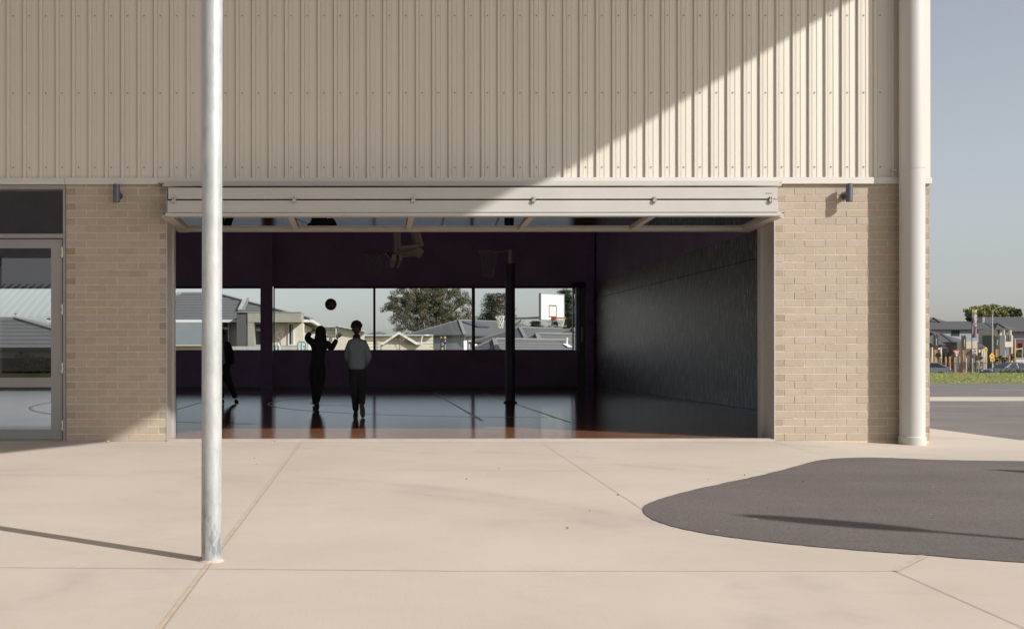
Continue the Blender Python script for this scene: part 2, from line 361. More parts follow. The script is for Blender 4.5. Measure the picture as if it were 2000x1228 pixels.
# asphalt island
isl=[(1256,996),(1258,990),(1263,985),(1280,978),(1320,966),(1368,954),(1424,942),(1480,930),(1540,915),(1584,903),(1608,898.6),(1632,896),(1672,894.6),(1704,894.4),(1760,896),(1824,898.6),(1880,900),(1944,900.9),(2000,901.6),(2300,905)]
isl2=[(2300,1126),(2000,1100),(1880,1091.5),(1800,1085),(1720,1079),(1640,1072.5),(1548,1064),(1472,1055.5),(1400,1046),(1360,1039),(1312,1028),(1280,1017.5),(1266,1010),(1258,1002)]
def ptsG(l,z): return [G(u,v,0)*1.0+Vector((0,0,z)) for u,v in l]
def smoothpoly(l,n=5):
    out=[]; L=len(l)
    for i in range(L):
        p0,p1,p2,p3=l[i-1],l[i],l[(i+1)%L],l[(i+2)%L]
        if (p2-p1).length>2.0: out.append(p1); continue
        for k in range(n):
            t=k/n; q=.5*((2*p1)+(p2-p0)*t+(2*p0-5*p1+4*p2-p3)*t*t+(3*p1-p0-3*p2+p3)*t**3); q.z=p1.z
            out.append(q+Vector((random.uniform(-.006,.006),random.uniform(-.006,.006),0)))
    return out
b=MB(); b.poly(smoothpoly(ptsG(isl+isl2,.004))); struct(b.obj('asphalt_island',m_asph))
# joints in the concrete
b=MB()
def strip(a,c,w,z=.0025):
    a=Vector((a.x,a.y,0));c=Vector((c.x,c.y,0)); d=(c-a); n=Vector((-d.y,d.x,0)).normalized()*w/2; k=max(1,int(d.length/.5))
    for i in range(k):
        p=a+d*i/k;q=a+d*(i+1)/k
        b.quad(*[(r.x,r.y,gz(r.x,r.y)+z) for r in (p-n,p+n,q+n,q-n)])
b.mi=0
strip(Vector((-.757,-.25,0)),Vector((-.757,-12,0)),.024,.0025); strip(G(1801,1085),G(1748,1116),.026)
b.mi=1
strip(Vector((-.744,-.25,0)),Vector((-.744,-12,0)),.004,.004)
for a,c,w in (((-300,911.6),(394,915.6),.005),((554,916),(1180,921),.006),((-300,1105.5),(396,1110.6),.005),((396,1110.6),(900,1115.3),.005),((900,1115.3),(1748,1116),.004),
              ((1060,866),(1256,996),-.004),((1511,863.5),(1632,896),-.004),((1748,1116),(2010,1232),.004),((1812,1088),(1752,1118),.006)):
    b.mi=2 if w<0 else 1; strip(G(*a),G(*c),abs(w),.003)
o=b.obj('pavement_joint',[m_joint,m_jdark,mat('joint_hairline',(.41,.345,.285),.95)],pav)
# grit and pebbles lying on the paving
b=MB(); rg=random.Random(5)
for i in range(46):
    x,y=rg.uniform(-5.5,6.3),-.05-abs(rg.gauss(0,1))*4.2
    if y<-9.5: continue
    r=rg.choice((.003,.0035,.004,.006)); b.mi=rg.choice((0,0,1)); z=gz(x,y)+.004
    b.ell((x,y,z+r*.3),r*rg.uniform(.8,1.8),r*rg.uniform(.8,1.8),r*.7,6,4)
for (u,v,r,mi) in ((211,861.5,.012,1),(1108,1031,.006,0)): p=G(u,v,.006); b.mi=mi; b.ell(p+Vector((0,0,r*.4)),r*1.4,r,r*.7,8,5)
struct(b.obj('grit',[mat('grit_dark',(.16,.12,.09),.9),mat('grit_pale',(.62,.57,.5),.9)]),'stuff','scattered specks of grit and small pebbles on the paving','grit')
# far hills
b=MB(); n=60
def hillz(x): return 14+58*math.exp(-((x+68)/26)**2)+38*math.exp(-((x-20)/42)**4)+8*math.sin(x*.02)
for i in range(n):
    x0=-1500+3000*i/n; 
xs=[-900+15*i for i in range(140)]
for x0,x1 in zip(xs,xs[1:]):
    b.quad((x0,2500,-5),(x1,2500,-5),(x1,2560,max(3,hillz(x1))),(x0,2560,max(3,hillz(x0)))); b.quad((x0,2560,max(3,hillz(x0))),(x1,2560,max(3,hillz(x1))),(x1,2900,-5),(x0,2900,-5))
struct(b.obj('hills',mat('hill_scrub',(.115,.105,.125),.9,var=.15,scale=.02),smooth=True))

# ------------------------------------------------------------------ sports hall
hall=thing('sports_hall','sports hall of pale brick and ribbed cream metal with its big door folded up','building',(0,8,0))
def bricks(bm,bx,origin,ux,length,rows,half_odd,depth_dir,header_dark=True,seed=1):
    rd=random.Random(seed); o=Vector(origin); u=Vector(ux); dn=Vector(depth_dir)
    for k in range(rows):
        z0=.086*k+.004; z1=z0+.076; x=0.0; first=(k%2==half_odd); row_start=True
        while x<length-.02:
            L=.110 if (first and row_start) else .230
            row_start=False
            x1=min(x+L,length)
            short=(x1-x)<.15
            t=rd.gauss(.56,.065)
            if short and header_dark and rd.random()<.75: t=rd.uniform(.10,.28)
            bm.tint=cl(t); e=rd.uniform(-.0015,.0015); j=[rd.uniform(-.0012,.0012) for _ in range(4)]
            a=o+u*x+dn*(-e); c=o+u*x1+dn*(-e); back=dn*.012
            v=[a+Vector((0,0,z0+j[0])),c+Vector((0,0,z0+j[1])),c+Vector((0,0,z1+j[2])),a+Vector((0,0,z1+j[3]))]
            bm.add(v+[p+back for p in v],[[0,1,2,3],[0,4,5,1],[1,5,6,2],[2,6,7,3],[3,7,4,0]])
            x=x1+.0095
XL0,XL1,XR0,XR1=-3.478,-2.310,4.704,6.500
for (x0,x1,hf,sd) in ((XL0,XL1,1,3),(XR0,XR1,0,5)):
    b=MB(); bricks(b,None,(x0,0,0),(1,0,0),x1-x0,35,hf,(0,1,0),seed=sd)
    w=b.obj('brick_wall',m_brick,hall,tint=True)
    b=MB(); b.box(x0+.002,x1-.004,.0035,.28,-.1,3.005); b.obj('mortar_bed',m_mortar,w)
b=MB(); bricks(b,None,(XR1,.0,0),(0,1,0),17.3,35,1,(-1,0,0),seed=9); w=b.obj('brick_wall',m_brick,hall,tint=True)
b=MB(); b.box(6.37,XR1-.0055,.29,17.35,-.1,3.005); b.obj('mortar_bed',m_mortar,w)
# ribbed cladding
prof=[(-.003,.010),(0,.009),(.011,-.023),(.035,-.023),(.047,.006),(.0495,.006),(.050,0),(.060,0),(.062,-.0025),(.066,0),(.104,0),(.108,-.0045),(.150,-.002),(.1885,0),(.190,0)]
b=MB(); X0=-22.0; pitch=.189; off=((1290+158/4.651)-CX)/169.0+.008; n0=int((off-X0)/pitch)
pts=[]
x=off-n0*pitch-.02
while x<5.86:
    pts+=[(x+px,py) for px,py in prof[:-1]]; x+=pitch
pts=[p for p in pts if p[0]<5.90]+[(5.90,0),(6.07,0)]
for (xa,ya),(xb,yb) in zip(pts,pts[1:]):
    b.quad((xa,ya,3.0),(xb,yb,3.0),(xb,yb,8.3),(xa,ya,8.3))
b.mi=1; x=off-n0*pitch-.02
while x<6.05:
    for z in (3.16,4.018,4.91,5.8,6.7):
        if x>-9: b.tube([(x+.082,.0,z),(x+.082,-.007,z)],.0085,6)
    x+=pitch
b.obj('cladding',[m_clad,m_screw],hall)
b=MB(); b.box(6.07,6.505,-.012,.05,3.0,8.3); b.box(6.062,6.078,-.026,0,3.0,8.3); b.box(6.455,6.505,.05,17.35,3.0,8.3); b.obj('corner_flashing',m_clad,hall)
b=MB(); b.box(-22,-3.486,-.035,.03,2.961,3.031); b.box(-3.482,6.512,-.036,.03,2.962,3.031); b.box(6.462,6.513,.03,17.35,2.961,3.031); b.box(-22,6.5,-.036,-.020,3.031,3.036); b.obj('base_flashing',m_flash,hall)
b=MB(); b.box(-22,6.45,.06,.28,3.01,8.2); b.box(-22,-6.3,.02,.28,-.1,3.0); b.box(-22.2,-22,0,17.4,-.1,3.6); b.box(-22.2,-22,0,17.4,7.2,8.2); b.obj('inner_wall',m_inner,hall)
b=MB(); b.box(-22.15,-22.03,.05,17.3,3.55,3.62); b.box(-22.15,-22.03,.05,17.3,7.18,7.25)  # unseen glazing strip, added to bring more daylight into the hall
for y in (.05,4.3,8.6,12.9,17.2): b.box(-22.15,-22.03,y,y+.1,3.62,7.18)
w=b.obj('added_fill_window',m_wframe,hall); b=MB(); b.quad((-22.1,.1,3.6),(-22.1,17.25,3.6),(-22.1,17.25,7.2),(-22.1,.1,7.2)); b.obj('pane',m_glass,w)
b=MB(); b.box(-22.2,6.55,-.1,17.5,8.2,8.45); b.obj('roof',m_inner2,hall)
b=MB(); b.box(6.34,6.45,.29,17.35,3.0,8.2); b.obj('upper_wall_lining',m_inner,hall)
for z0,z1 in ((.10,2.545),(2.555,3.0)): b=MB(); b.box(6.32,6.365,.29,17.2,z0,z1); b.obj('strand_board_wall',m_strand,hall)
b=MB(); b.box(6.295,6.365,.30,17.2,.02,.095); b.box(-22,6.29,17.17,17.2,.02,.10); b.obj('skirting',m_skirt,hall)
# back wall with strip windows
YB=17.2; ZS,ZH=1.128,2.84
def bx(u): return (u-CX)/SC(YB-CAMY)
wx=[(-21.57,-16.5),(-16.44,-11.24),(-8.15,-5.42),(-5.36,-2.965),(-2.58,bx(729)),(bx(733.5),bx(922)),(bx(928),bx(1119))]  # first two spans are out of view, added for more light inside
b=MB()
b.box(-22,6.4,YB,YB+.22,ZH+.06,8.2); b.box(-8.2,6.4,YB,YB+.22,-.1,ZS-.02)
b.box(-22,-10.95,YB,YB+.22,-.1,ZS-.02); b.box(-11.2,-10.95,YB,YB+.22,ZS-.02,ZH+.06); b.box(-22,-21.6,YB,YB+.22,ZS-.02,ZH+.06); b.box(bx(729)+.028,bx(733.5)-.028,YB+.025,YB+.115,ZS-.02,ZH+.06); b.box(bx(922)+.028,bx(928)-.028,YB+.025,YB+.115,ZS-.02,ZH+.06); b.box(-5.395,-5.385,YB+.025,YB+.115,ZS-.02,ZH+.06); b.box(-8.72,-8.2,YB,YB+.22,-.1,ZH+.06); b.box(-2.9,-2.66,YB-.05,YB+.22,-.1,ZH+.06); b.box(bx(1126),6.4,YB,YB+.22,ZS-.02,ZH+.06)
b.obj('back_wall',m_inner,hall)
for i,(x0,x1) in enumerate(wx):
    b=MB(); t=.030
    b.box(x0-t,x0,YB+.02,YB+.12,ZS-.02,ZH+.06); b.box(x1,x1+t,YB+.02,YB+.12,ZS-.02,ZH+.06); b.box(x0,x1,YB+.02,YB+.12,ZH,ZH+.06); b.box(x0,x1,YB+.02,YB+.12,ZS-.02,ZS)
    w=b.obj('window',m_wframe,hall)
    b=MB(); b.quad((x0,YB+.07,ZS),(x1,YB+.07,ZS),(x1,YB+.07,ZH),(x0,YB+.07,ZH)); b.obj('pane',m_glass,w)
b=MB()
b.box(-10.93,-10.88,YB+.02,YB+.12,.02,ZH)
b.box(-8.78,-8.72,YB+.02,YB+.12,.02,ZH); b.box(-10.93,-8.72,YB+.02,YB+.12,ZH,ZH+.06); b.box(-10.93,-8.72,YB+.02,YB+.12,-.05,.05)
w=b.obj('glazed_back_door',m_wframe,hall); b=MB(); b.quad((-10.9,YB+.07,.02),(-8.75,YB+.07,.02),(-8.75,YB+.07,ZH),(-10.9,YB+.07,ZH)); b.obj('pane',m_glass,w)
# made-up grey leaf standing for the lit strip of glazing in the far corner
b=MB(); b.box(bx(1131),bx(1141),YB-.10,YB-.04,.02,2.75); b.box(bx(1129),bx(1129.8),YB-.10,YB-.02,.02,2.8); w=b.obj('corner_light_strip',mat('light_strip_grey',(.20,.22,.215),.4,var=.1,scale=1,stretch=(1,1,.3)),hall)
b=MB(); b.box(bx(1133),bx(1136.5),YB-.125,YB-.10,1.35,1.75); b.obj('strip_plate',m_steel,w)
b=MB(); b.box(bx(1116),bx(1140),YB-.16,YB-.06,2.84,3.0); b.box(bx(1118),bx(1121),YB-.15,YB-.07,2.66,2.84); b.obj('electrical_box',m_black,w)
# exposed portal-frame columns on the back wall (dark)
b=MB(); b.box(-2.955,-2.62,YB-.16,YB-.06,.02,8.2); b.obj('column',m_inner2,hall)
b=MB(); b.box(bx(1142),bx(1158),YB-.2,YB-.005,.02,8.2); b.obj('column',m_inner2,hall)
# floor + court markings
b=MB(); b.quad((-22,.1,.02),(6.34,.1,.02),(6.34,YB+.02,.02),(-22,YB+.02,.02)); flo=struct(b.obj('floor',m_floor))
def arc(bm,cx,cy,r,a0,a1,w,z=.0235,n=60):
    for i in range(n):
        a=a0+(a1-a0)*i/n;c=a0+(a1-a0)*(i+1)/n
        bm.quad(*[(cx+q*math.cos(t),cy+q*math.sin(t),z) for q,t in((r-w/2,a),(r+w/2,a),(r+w/2,c),(r-w/2,c))])
b=MB(); CYc=9.1; z=.0235
b.box; 
def fl(x0,x1,y0,y1): b.quad((x0,y0,z),(x1,y0,z),(x1,y1,z),(x0,y1,z))
fl(1.675,1.725,3.4,14.9); fl(2.905,2.945,3.0,15.2); fl(-3.42,-3.38,3.5,14.8)
arc(b,2.93,CYc,4.9,R(90),R(270),.05); arc(b,.125,CYc,1.25,R(90),R(270),.05,.0245); arc(b,.125,CYc,6.6,R(105),R(255),.05,.0255); fl(-22,1.7,14.85,14.9); fl(-12.3,-12.25,3.4,14.9); arc(b,-12.3,CYc,1.8,0,R(360),.05,.0265)
b.obj('court_marking',m_line,flo)
# door jambs, sill
b=MB()
b.box(XR0-.001,XR0+.010,-.004,.30,0,2.97); b.box(XR0-.045,XR0+.01,.30,.40,0,2.97); b.obj('door_jamb',m_alu,hall)
b=MB(); b.box(XL1-.010,XL1+.001,-.004,.32,0,2.97); b.box(XL1-.01,XL1+.022,.32,.42,0,2.97); b.obj('door_jamb',m_alu,hall)
b=MB(); b.box(XL1+.002,XR0-.002,-.03,.095,-.05,.018); b.box(XL1+.002,XR0-.002,.02,.05,.018,.026); b.obj('door_sill',mat('sill_aluminium',(.52,.47,.41),.4,metal=.3,var=.08,scale=4),hall)
# ---- bifold door
YF,YR=-.40,.74; ZT=2.545; LEAF_TILT=.050
b=MB(); b.box(XL1-.05,4.765,-.085,-.037,2.965,2.988); b.box(XL1-.03,4.745,-.12,-.037,2.925,2.948); b.box(XL1-.02,4.735,-.09,-.0,2.948,2.965); b.box(XL1,XR0,.0,.28,2.86,2.948)
fold=b.obj('folding_door',m_door,hall)
def leaf(z0,z1,x0,x1,yf,yr,name,rail):
    b=MB(); b.box(x0,x1,yf,yf+rail,z0,z1); b.box(x0,x1,yr-.12,yr,z0,z1); b.box(x0,x0+.10,yf+rail,yr-.12,z0,z1); b.box(x1-.10,x1,yf+rail,yr-.12,z0,z1)
    for i in range(1,5):
        xm=x0+(x1-x0)*i/5; b.box(xm-.028,xm+.028,yf+rail,yr-.12,z0,z1)
    return b
XF0,XF1=-2.222,4.588
b=leaf(2.737,2.862,XF0,XF1,YF,YR,'',.12); lf=b.obj('door_leaf',m_door,fold,label='upper leaf of the folding door')
b=leaf(2.588,2.719,XF0-.008,XF1+.008,YF,YR,'',.09)
b.box(XF0-.03,XF1+.05,YF+.012,YF+.10,2.576,2.588); b.box(XF0-.03,XF1+.05,YF-.004,YF+.10,ZT,2.576)
b.box(XF0-.09,XF0+.04,YF+.10,YR,ZT,2.588); b.box(XF1-.03,XF1+.10,YF+.10,YR,ZT,2.588); b.box(XF0+.04,XF1-.03,YR-.11,YR,ZT+.004,2.588)
for i in range(1,5):
    xm=XF0+(XF1-XF0)*i/5; b.box(xm-.033,xm+.033,YF+.10,YR-.11,ZT+.008,2.588)
for p in b.v: p.z-=.044*(p.y-YF)
lf2=b.obj('door_leaf',m_door,fold,label='lower leaf of the folding door')
for lfx,z,dz in ((lf,2.78,.02),(lf2,2.580,-.047)):
    b=MB()
    for i in range(5):
        xa=XF0+(XF1-XF0)*i/5+.04; xb=XF0+(XF1-XF0)*(i+1)/5-.04
        b.quad((xa,YF+.095,z),(xb,YF+.095,z),(xb,YR-.10,z+dz),(xa,YR-.10,z+dz))
    b.obj('glazing',m_glass2,lfx)
for u in (340,575,807,1042,1278,1505):
    x=(u-CX)/174.7; b=MB()
    for dx in (-.012,.006): b.box(x+dx,x+dx+.007,YF-.025,YF-.001,2.690,2.758)
    b.tube([(x-.024,YF-.018,2.712),(x+.026,YF-.018,2.712)],.008,8); b.box(x-.02,x+.02,YF-.006,YF-.001,2.70,2.742)
    b.obj('hinge',m_steel,fold)
for x,s in ((XF0-.03,-1),(XF1+.05,1)):
    b=MB(); b.prism([(x,YF+.02,2.565),(x+s*.035,YF+.02,2.578),(x+s*.03,YF+.02,2.588),(x-s*.02,YF+.02,2.575)],(0,.06,0)); b.obj('end_seal',m_black,fold)
b=MB(); b.box(XF0-.02,XF0-.009,YF+.05,YF+.3,2.60,2.86); b.obj('end_seal',m_black,fold)
b=MB(); b.prism([(XL1-.05,-.09,2.935),(XL1-.09,-.09,2.965),(XL1-.085,-.09,2.97),(XL1-.04,-.09,2.945)],(0,.05,0))
b.obj('end_seal',m_black,fold)
b=MB(); b.box(4.455,4.528,YF-.0015,YF,2.792,2.7945); b.box(4.455,4.470,YF-.0015,YF,2.790,2.799); b.box(4.48,4.52,YF-.0015,YF,2.7945,2.798); b.obj('maker_mark',m_wframe,lf)
# ---- entrance door (left)
ent=MB(); Y0=.012
def fx(u): return (u-CX)/169.0
def fz(v): return 1-(v-CY)/169.0
DX0=-5.30; L=fx(-160)
b=MB(); b.box(fx(123.5),fx(128.2),Y0-.02,.16,-.02,2.961); b.box(DX0-.12,fx(123.5),Y0-.02,.16,fz(369),2.958); b.box(DX0-.12,fx(123.5),Y0-.02,.16,fz(464.6),fz(456.3)); b.box(DX0-1.0,DX0-.12,Y0-.02,.2,-.02,2.958)
b.box(DX0-.1,fx(123.5),-.0,.16,-.02,.016)
ed=b.obj('entrance_door',m_taupe,hall)
b=MB(); xa,xb=fx(121.3),fx(99.2)
for (xr,xl) in ((fx(121.3),fx(121.3)-.93),(fx(121.3)-.94,fx(121.3)-1.87)):
    b.box(xr-.131,xr,Y0,Y0+.045,.022,fz(466.5)); b.box(xl,xl+.131,Y0,Y0+.045,.022,fz(466.5))
    b.box(xl+.131,xr-.131,Y0,Y0+.045,fz(484),fz(466.5)); b.box(xl+.131,xr-.131,Y0,Y0+.045,fz(755.3),fz(736.8)); b.box(xl+.131,xr-.131,Y0,Y0+.045,.022,fz(838.3))
lf=b.obj('door_leaf',m_taupe,ed)
b=MB()
for (xr,xl) in ((fx(121.3),fx(121.3)-.93),(fx(121.3)-.94,fx(121.3)-1.87)):
    for za,zb in ((fz(737.5),fz(483.5)),(fz(838.5),fz(755))): b.quad((xl+.13,Y0+.022,za),(xr-.13,Y0+.022,za),(xr-.13,Y0+.022,zb),(xl+.13,Y0+.022,zb))
b.obj('glazing',m_glass3,lf)
b=MB(); b.quad((DX0-.12,Y0+.05,fz(457)),(fx(124),Y0+.05,fz(457)),(fx(124),Y0+.05,fz(368)),(DX0-.12,Y0+.05,fz(368))); b.obj('transom_glass',m_glass3,ed)
for v in (492,604,718,830):
    b=MB(); x=fx(121.8); z=fz(v); b.cyl(x,Y0-.014,z-.062,z+.062,.008,8); b.box(x-.02,x+.026,Y0-.013,Y0-.001,z-.05,z-.02); b.box(x-.02,x+.026,Y0-.013,Y0-.001,z+.02,z+.05); b.obj('hinge',m_steel,ed)

# ---- wall lamps
def wall_lamp(x,label):
    t=thing('wall_lamp',label,'wall light',(x,0,2.74),0,'cylinder lights on the brick wall')
    b=MB(); b.tube([(x,-.112,2.742),(x,-.112,2.746),(x,-.112,2.948)],[.035,.038,.038],24); autosmooth(b.obj('lamp_body',m_lamp,t))
    b=MB(); b.tube([(x,.004,2.83),(x,-.02,2.83)],.045,20); b.tube([(x,-.02,2.83),(x,-.085,2.83)],[.03,.02],14); autosmooth(b.obj('bracket',m_lamp,t))
    return t
wall_lamp(-2.868,'grey cylinder wall light on the shaded brick between the glass door and big opening')
wall_lamp(5.522,'grey cylinder wall light on the sunlit brick beside the pale downpipe')
# ---- downpipe
dp=thing('downpipe','thick pale painted downpipe running down the corner of the hall','pipe',(6.224,-.145,-.037))
b=MB(); b.cyl(6.224,-.145,.03,8.2,.1345,48); autosmooth(b.obj('pipe',m_pipe,dp))
b=MB(); b.tube([(6.224,-.145,-.04),(6.224,-.145,.055),(6.224,-.145,.066)],[.145,.145,.137],48); autosmooth(b.obj('collar',m_pipe,dp))
b=MB(); b.tube([(6.224,-.145,3.105),(6.224,-.145,3.125)],.1375,48); b.box(6.045,6.10,-.06,-.012,3.10,3.13); b.box(6.345,6.40,-.06,-.012,3.10,3.13); autosmooth(b.obj('strap',m_pipe,dp))
# ---- awning post and awning (its roof is above the frame, it shades the left of the facade)
pc=G(412.6,1094.5)
post=thing('awning_post','tall round galvanised steel post standing on the concrete joint in front of the hall','post',(pc.x,pc.y,0))
b=MB(); rp=.0485
b.tube([(pc.x,pc.y,-.05),(pc.x+.025,pc.y,8.81)],[rp,rp*1.03],40); autosmooth(b.obj('shaft',m_galv,post))
b=MB(); b.tube([(pc.x,pc.y,.0),(pc.x,pc.y,.004),(pc.x,pc.y,.010)],[rp*1.3,rp*1.2,rp],24); b.obj('grout_collar',mat('grout',(.47,.385,.29),.9,var=.15,scale=30),post)
aw=thing('awning','flat steel awning high above the forecourt, carried by the galvanised post','awning',(3,-7,9))
HA=9.0; e0=Vector((-2.93+HA*SUND.x/SUND.z,HA*SUND.y/SUND.z,HA))      # its free edge throws the diagonal shadow on the facade
def edge(y): return e0.x+.52*(y-e0.y)
b=MB(); b.prism([(-9,-2.6,HA),(-9,-10.4,HA),(edge(-10.4),-10.4,HA),(edge(-2.6),-2.6,HA)],(0,0,.16)); b.obj('awning_roof',mat('awning_sheet',(.55,.52,.47),.6,var=.05),aw)
for y in (-3.2,-5.2,-7.07,-9.4): b=MB(); b.box(-9,edge(y)-.4,y-.05,y+.05,HA-.18,HA-.003); b.obj('awning_beam',m_galv,aw)

# ------------------------------------------------------------------ sport gear inside
def net(bm,c,R0,R1,h,n=9,r=.006,rows=5,swing=(0,0)):
    c=Vector(c)
    for sgn in (1,-1):
        for i in range(n):
            pts=[]
            for k in range(rows+1):
                t=k/rows; rr=R0+(R1-R0)*(t**.6); a=2*math.pi*(i+sgn*k*.5)/n
                pts.append(c+Vector((rr*math.cos(a)+swing[0]*t,rr*math.sin(a)+swing[1]*t,-h*t)))
            bm.tube(pts,r,4,False)
Dh=21.4; hx=.146; hy=CAMY+Dh; hz=3.06
hp=thing('basketball_hoop','basketball hoop on a folding ceiling frame inside the dark hall','hoop',(.6,hy,hz))
b=MB(); b.ring((hx,hy,hz),.228,.010); b.prism([(hx+.225,hy-.08,hz),(hx+.36,hy-.1,hz),(hx+.36,hy-.1,hz-.17)],(0,.2,0)); b.obj('rim',m_redin,hp,smooth=False)
b=MB(); net(b,(hx,hy,hz-.012),.222,.10,.47,10,.005,6); b.obj('net',m_netin,hp)
b=MB(); b.quad((hx+.375,hy-.9,2.92),(hx+.375,hy+.9,2.92),(hx+.375,hy+.9,3.98),(hx+.375,hy-.9,3.98)); b.obj('backboard',m_acr,hp)
def hb(u,v,dy=0): p=P(u,v,Dh); p.y+=dy; return p
b=MB()
for dy in (-.32,.32):
    for u,w in ((772,.065),(779.5,.045)): b.bar(hb(u,503,dy),hb(u,330,dy),.06,w,(1,0,0))
    b.bar(hb(781,487,dy),hb(817,483,dy),.04,.055); b.bar(hb(781,499,dy),hb(816,494,dy),.035,.045)
    b.bar(hb(815,478,dy),hb(790,400,dy),.06,.07,(1,0,0)); b.bar(hb(824,484,dy),hb(798,400,dy),.06,.065,(1,0,0)); b.bar(hb(812,490,dy),hb(824,498,dy),.05,.11)
    b.bar(hb(790,400,dy),hb(760,250,dy),.08,.10,(1,0,0))
b.bar(hb(820,482,-.34),hb(820,482,.34),.05,.05); b.bar(hb(776,486,-.34),hb(776,486,.34),.05,.05); b.bar(hb(776,430,-.34),hb(776,430,.34),.05,.05)
b.obj('support_frame',m_offw,hp)
b=MB(); b.mi=0; b.box(hx+.34,hx+.425,hy-.9,hy+.9,2.83,2.935); b.box(hx+.475,hx+.53,hy-.9,hy+.9,2.83,2.935); b.mi=1; b.box(hx+.425,hx+.475,hy-.895,hy+.895,2.835,2.93); b.obj('board_padding',[m_bboard,m_black],hp)
# netball post inside
D=21.05; nx=(996.5-CX)*D/F; ny=CAMY+D
nb=thing('netball_post','netball post wrapped in a dark round pad inside the hall','netball post',(nx,ny,.02))
b=MB(); b.cyl(nx,ny,.06,2.80,.097,24); autosmooth(b.obj('pad',m_pad,nb))
b=MB(); b.tube([(nx,ny,.02),(nx,ny,.05),(nx,ny,.07)],[.14,.135,.10],20); b.obj('base',m_black,nb)
b=MB(); b.cyl(nx,ny,2.80,3.08,.037,16); b.obj('pole',m_offw,nb)
b=MB(); b.ring((nx-.43,ny,3.045),.195,.009); b.tube([(nx,ny,3.055),(nx-.235,ny,3.045)],.010,8); b.obj('rim',m_steel,nb)
b=MB(); net(b,(nx-.43,ny,3.04),.19,.11,.50,10,.0055,6); b.obj('net',m_netin,nb)
# ball
pb=P(646.2,594.3,17.9); b=MB(); b.ell((0,0,0),.10,.10,.10,32,20); b.v=[v+pb for v in b.v]
ball=tag(b.obj('basketball',mat('ball_rubber',(.05,.035,.03),.55,var=.15,scale=6,bmp=.3,bscale=120),smooth=True),'dark basketball in mid air above the girl with raised arms','ball')
b=MB()
for ax in ((1,0,0),(0,0,1),(.3,1,.2)): b.ring(pb,.0998,.0016,40,5,ax)
b.obj('seam',m_black,ball)

# ------------------------------------------------------------------ people
def skin(chains, sub=2):
    """chains: list of lists of (pos, rx, ry); the first point of a chain may be an index tuple into an earlier chain"""
    vs=[];rs=[];es=[];roots=[];idx={}
    for ci,ch in enumerate(chains):
        prev=None
        for pi,it in enumerate(ch):
            if isinstance(it[0],int): prev=idx[(it[0],it[1])]; continue
            p,r=it[0],it[1]; k=len(vs); vs.append(Vector(p)); rs.append(r if isinstance(r,tuple) else (r,r)); idx[(ci,pi)]=k
            if prev is None: roots.append(k)
            else: es.append((prev,k))
            prev=k
    me=bpy.data.meshes.new('tmp'); me.from_pydata(vs,es,[]); o=bpy.data.objects.new('tmp',me); COL.objects.link(o)
    md=o.modifiers.new('s','SKIN'); md.use_smooth_shade=True
    kk=1.2 if sub==2 else 1.0
    for i,sv in enumerate(me.skin_vertices[0].data): sv.radius=(rs[i][0]*kk,rs[i][1]*kk); sv.use_root=(i in roots)
    ss=o.modifiers.new('b','SUBSURF'); ss.levels=sub; ss.render_levels=sub
    dg=bpy.context.evaluated_depsgraph_get(); ev=o.evaluated_get(dg); m2=ev.to_mesh()
    V=[v.co.copy() for v in m2.vertices]; Fs=[list(p.vertices) for p in m2.polygons]
    ev.to_mesh_clear(); bpy.data.objects.remove(o); bpy.data.meshes.remove(me)
    return V,Fs
def hand(wrist, d, thumb, k=1.0, curl=.35, up=None):
    """chains for a hand: d = direction of the fingers, thumb = sideways direction of the thumb"""
    w=Vector(wrist); d=Vector(d).normalized(); t=Vector(thumb); t=(t-d*t.dot(d)).normalized(); n=d.cross(t)
    if up is not None and n.dot(Vector(up))<0: n=-n
    ch=[[(w,(.020*k,.016*k)),(w+d*.035*k,(.030*k,.014*k)),(w+d*.072*k,(.033*k,.012*k))]]
    for i,l in enumerate((.062,.070,.064,.050)):
        s=(.024-.0165*i)*k; base=w+d*.066*k+t*s; spread=t*(.25-.17*i)
        a=(d+spread*.5).normalized(); p1=base+a*l*.42*k; a2=(a+n*curl*(.6+.15*i)).normalized(); p2=p1+a2*l*.33*k; a3=(a2+n*curl).normalized(); p3=p2+a3*l*.28*k
        ch.append([(base-a*.02*k,.0085*k),(base,.0085*k),(p1,.0078*k),(p2,.007*k),(p3,.006*k)])
    tb=w+d*.025*k+t*.024*k; a=(t*.9+d*.75+n*.25).normalized(); ch.append([(tb-a*.015,.010*k),(tb+a*.022*k,.0095*k),(tb+a*.044*k+d*.006,.008*k),(tb+a*.060*k+d*.014,.0065*k)])
    return ch
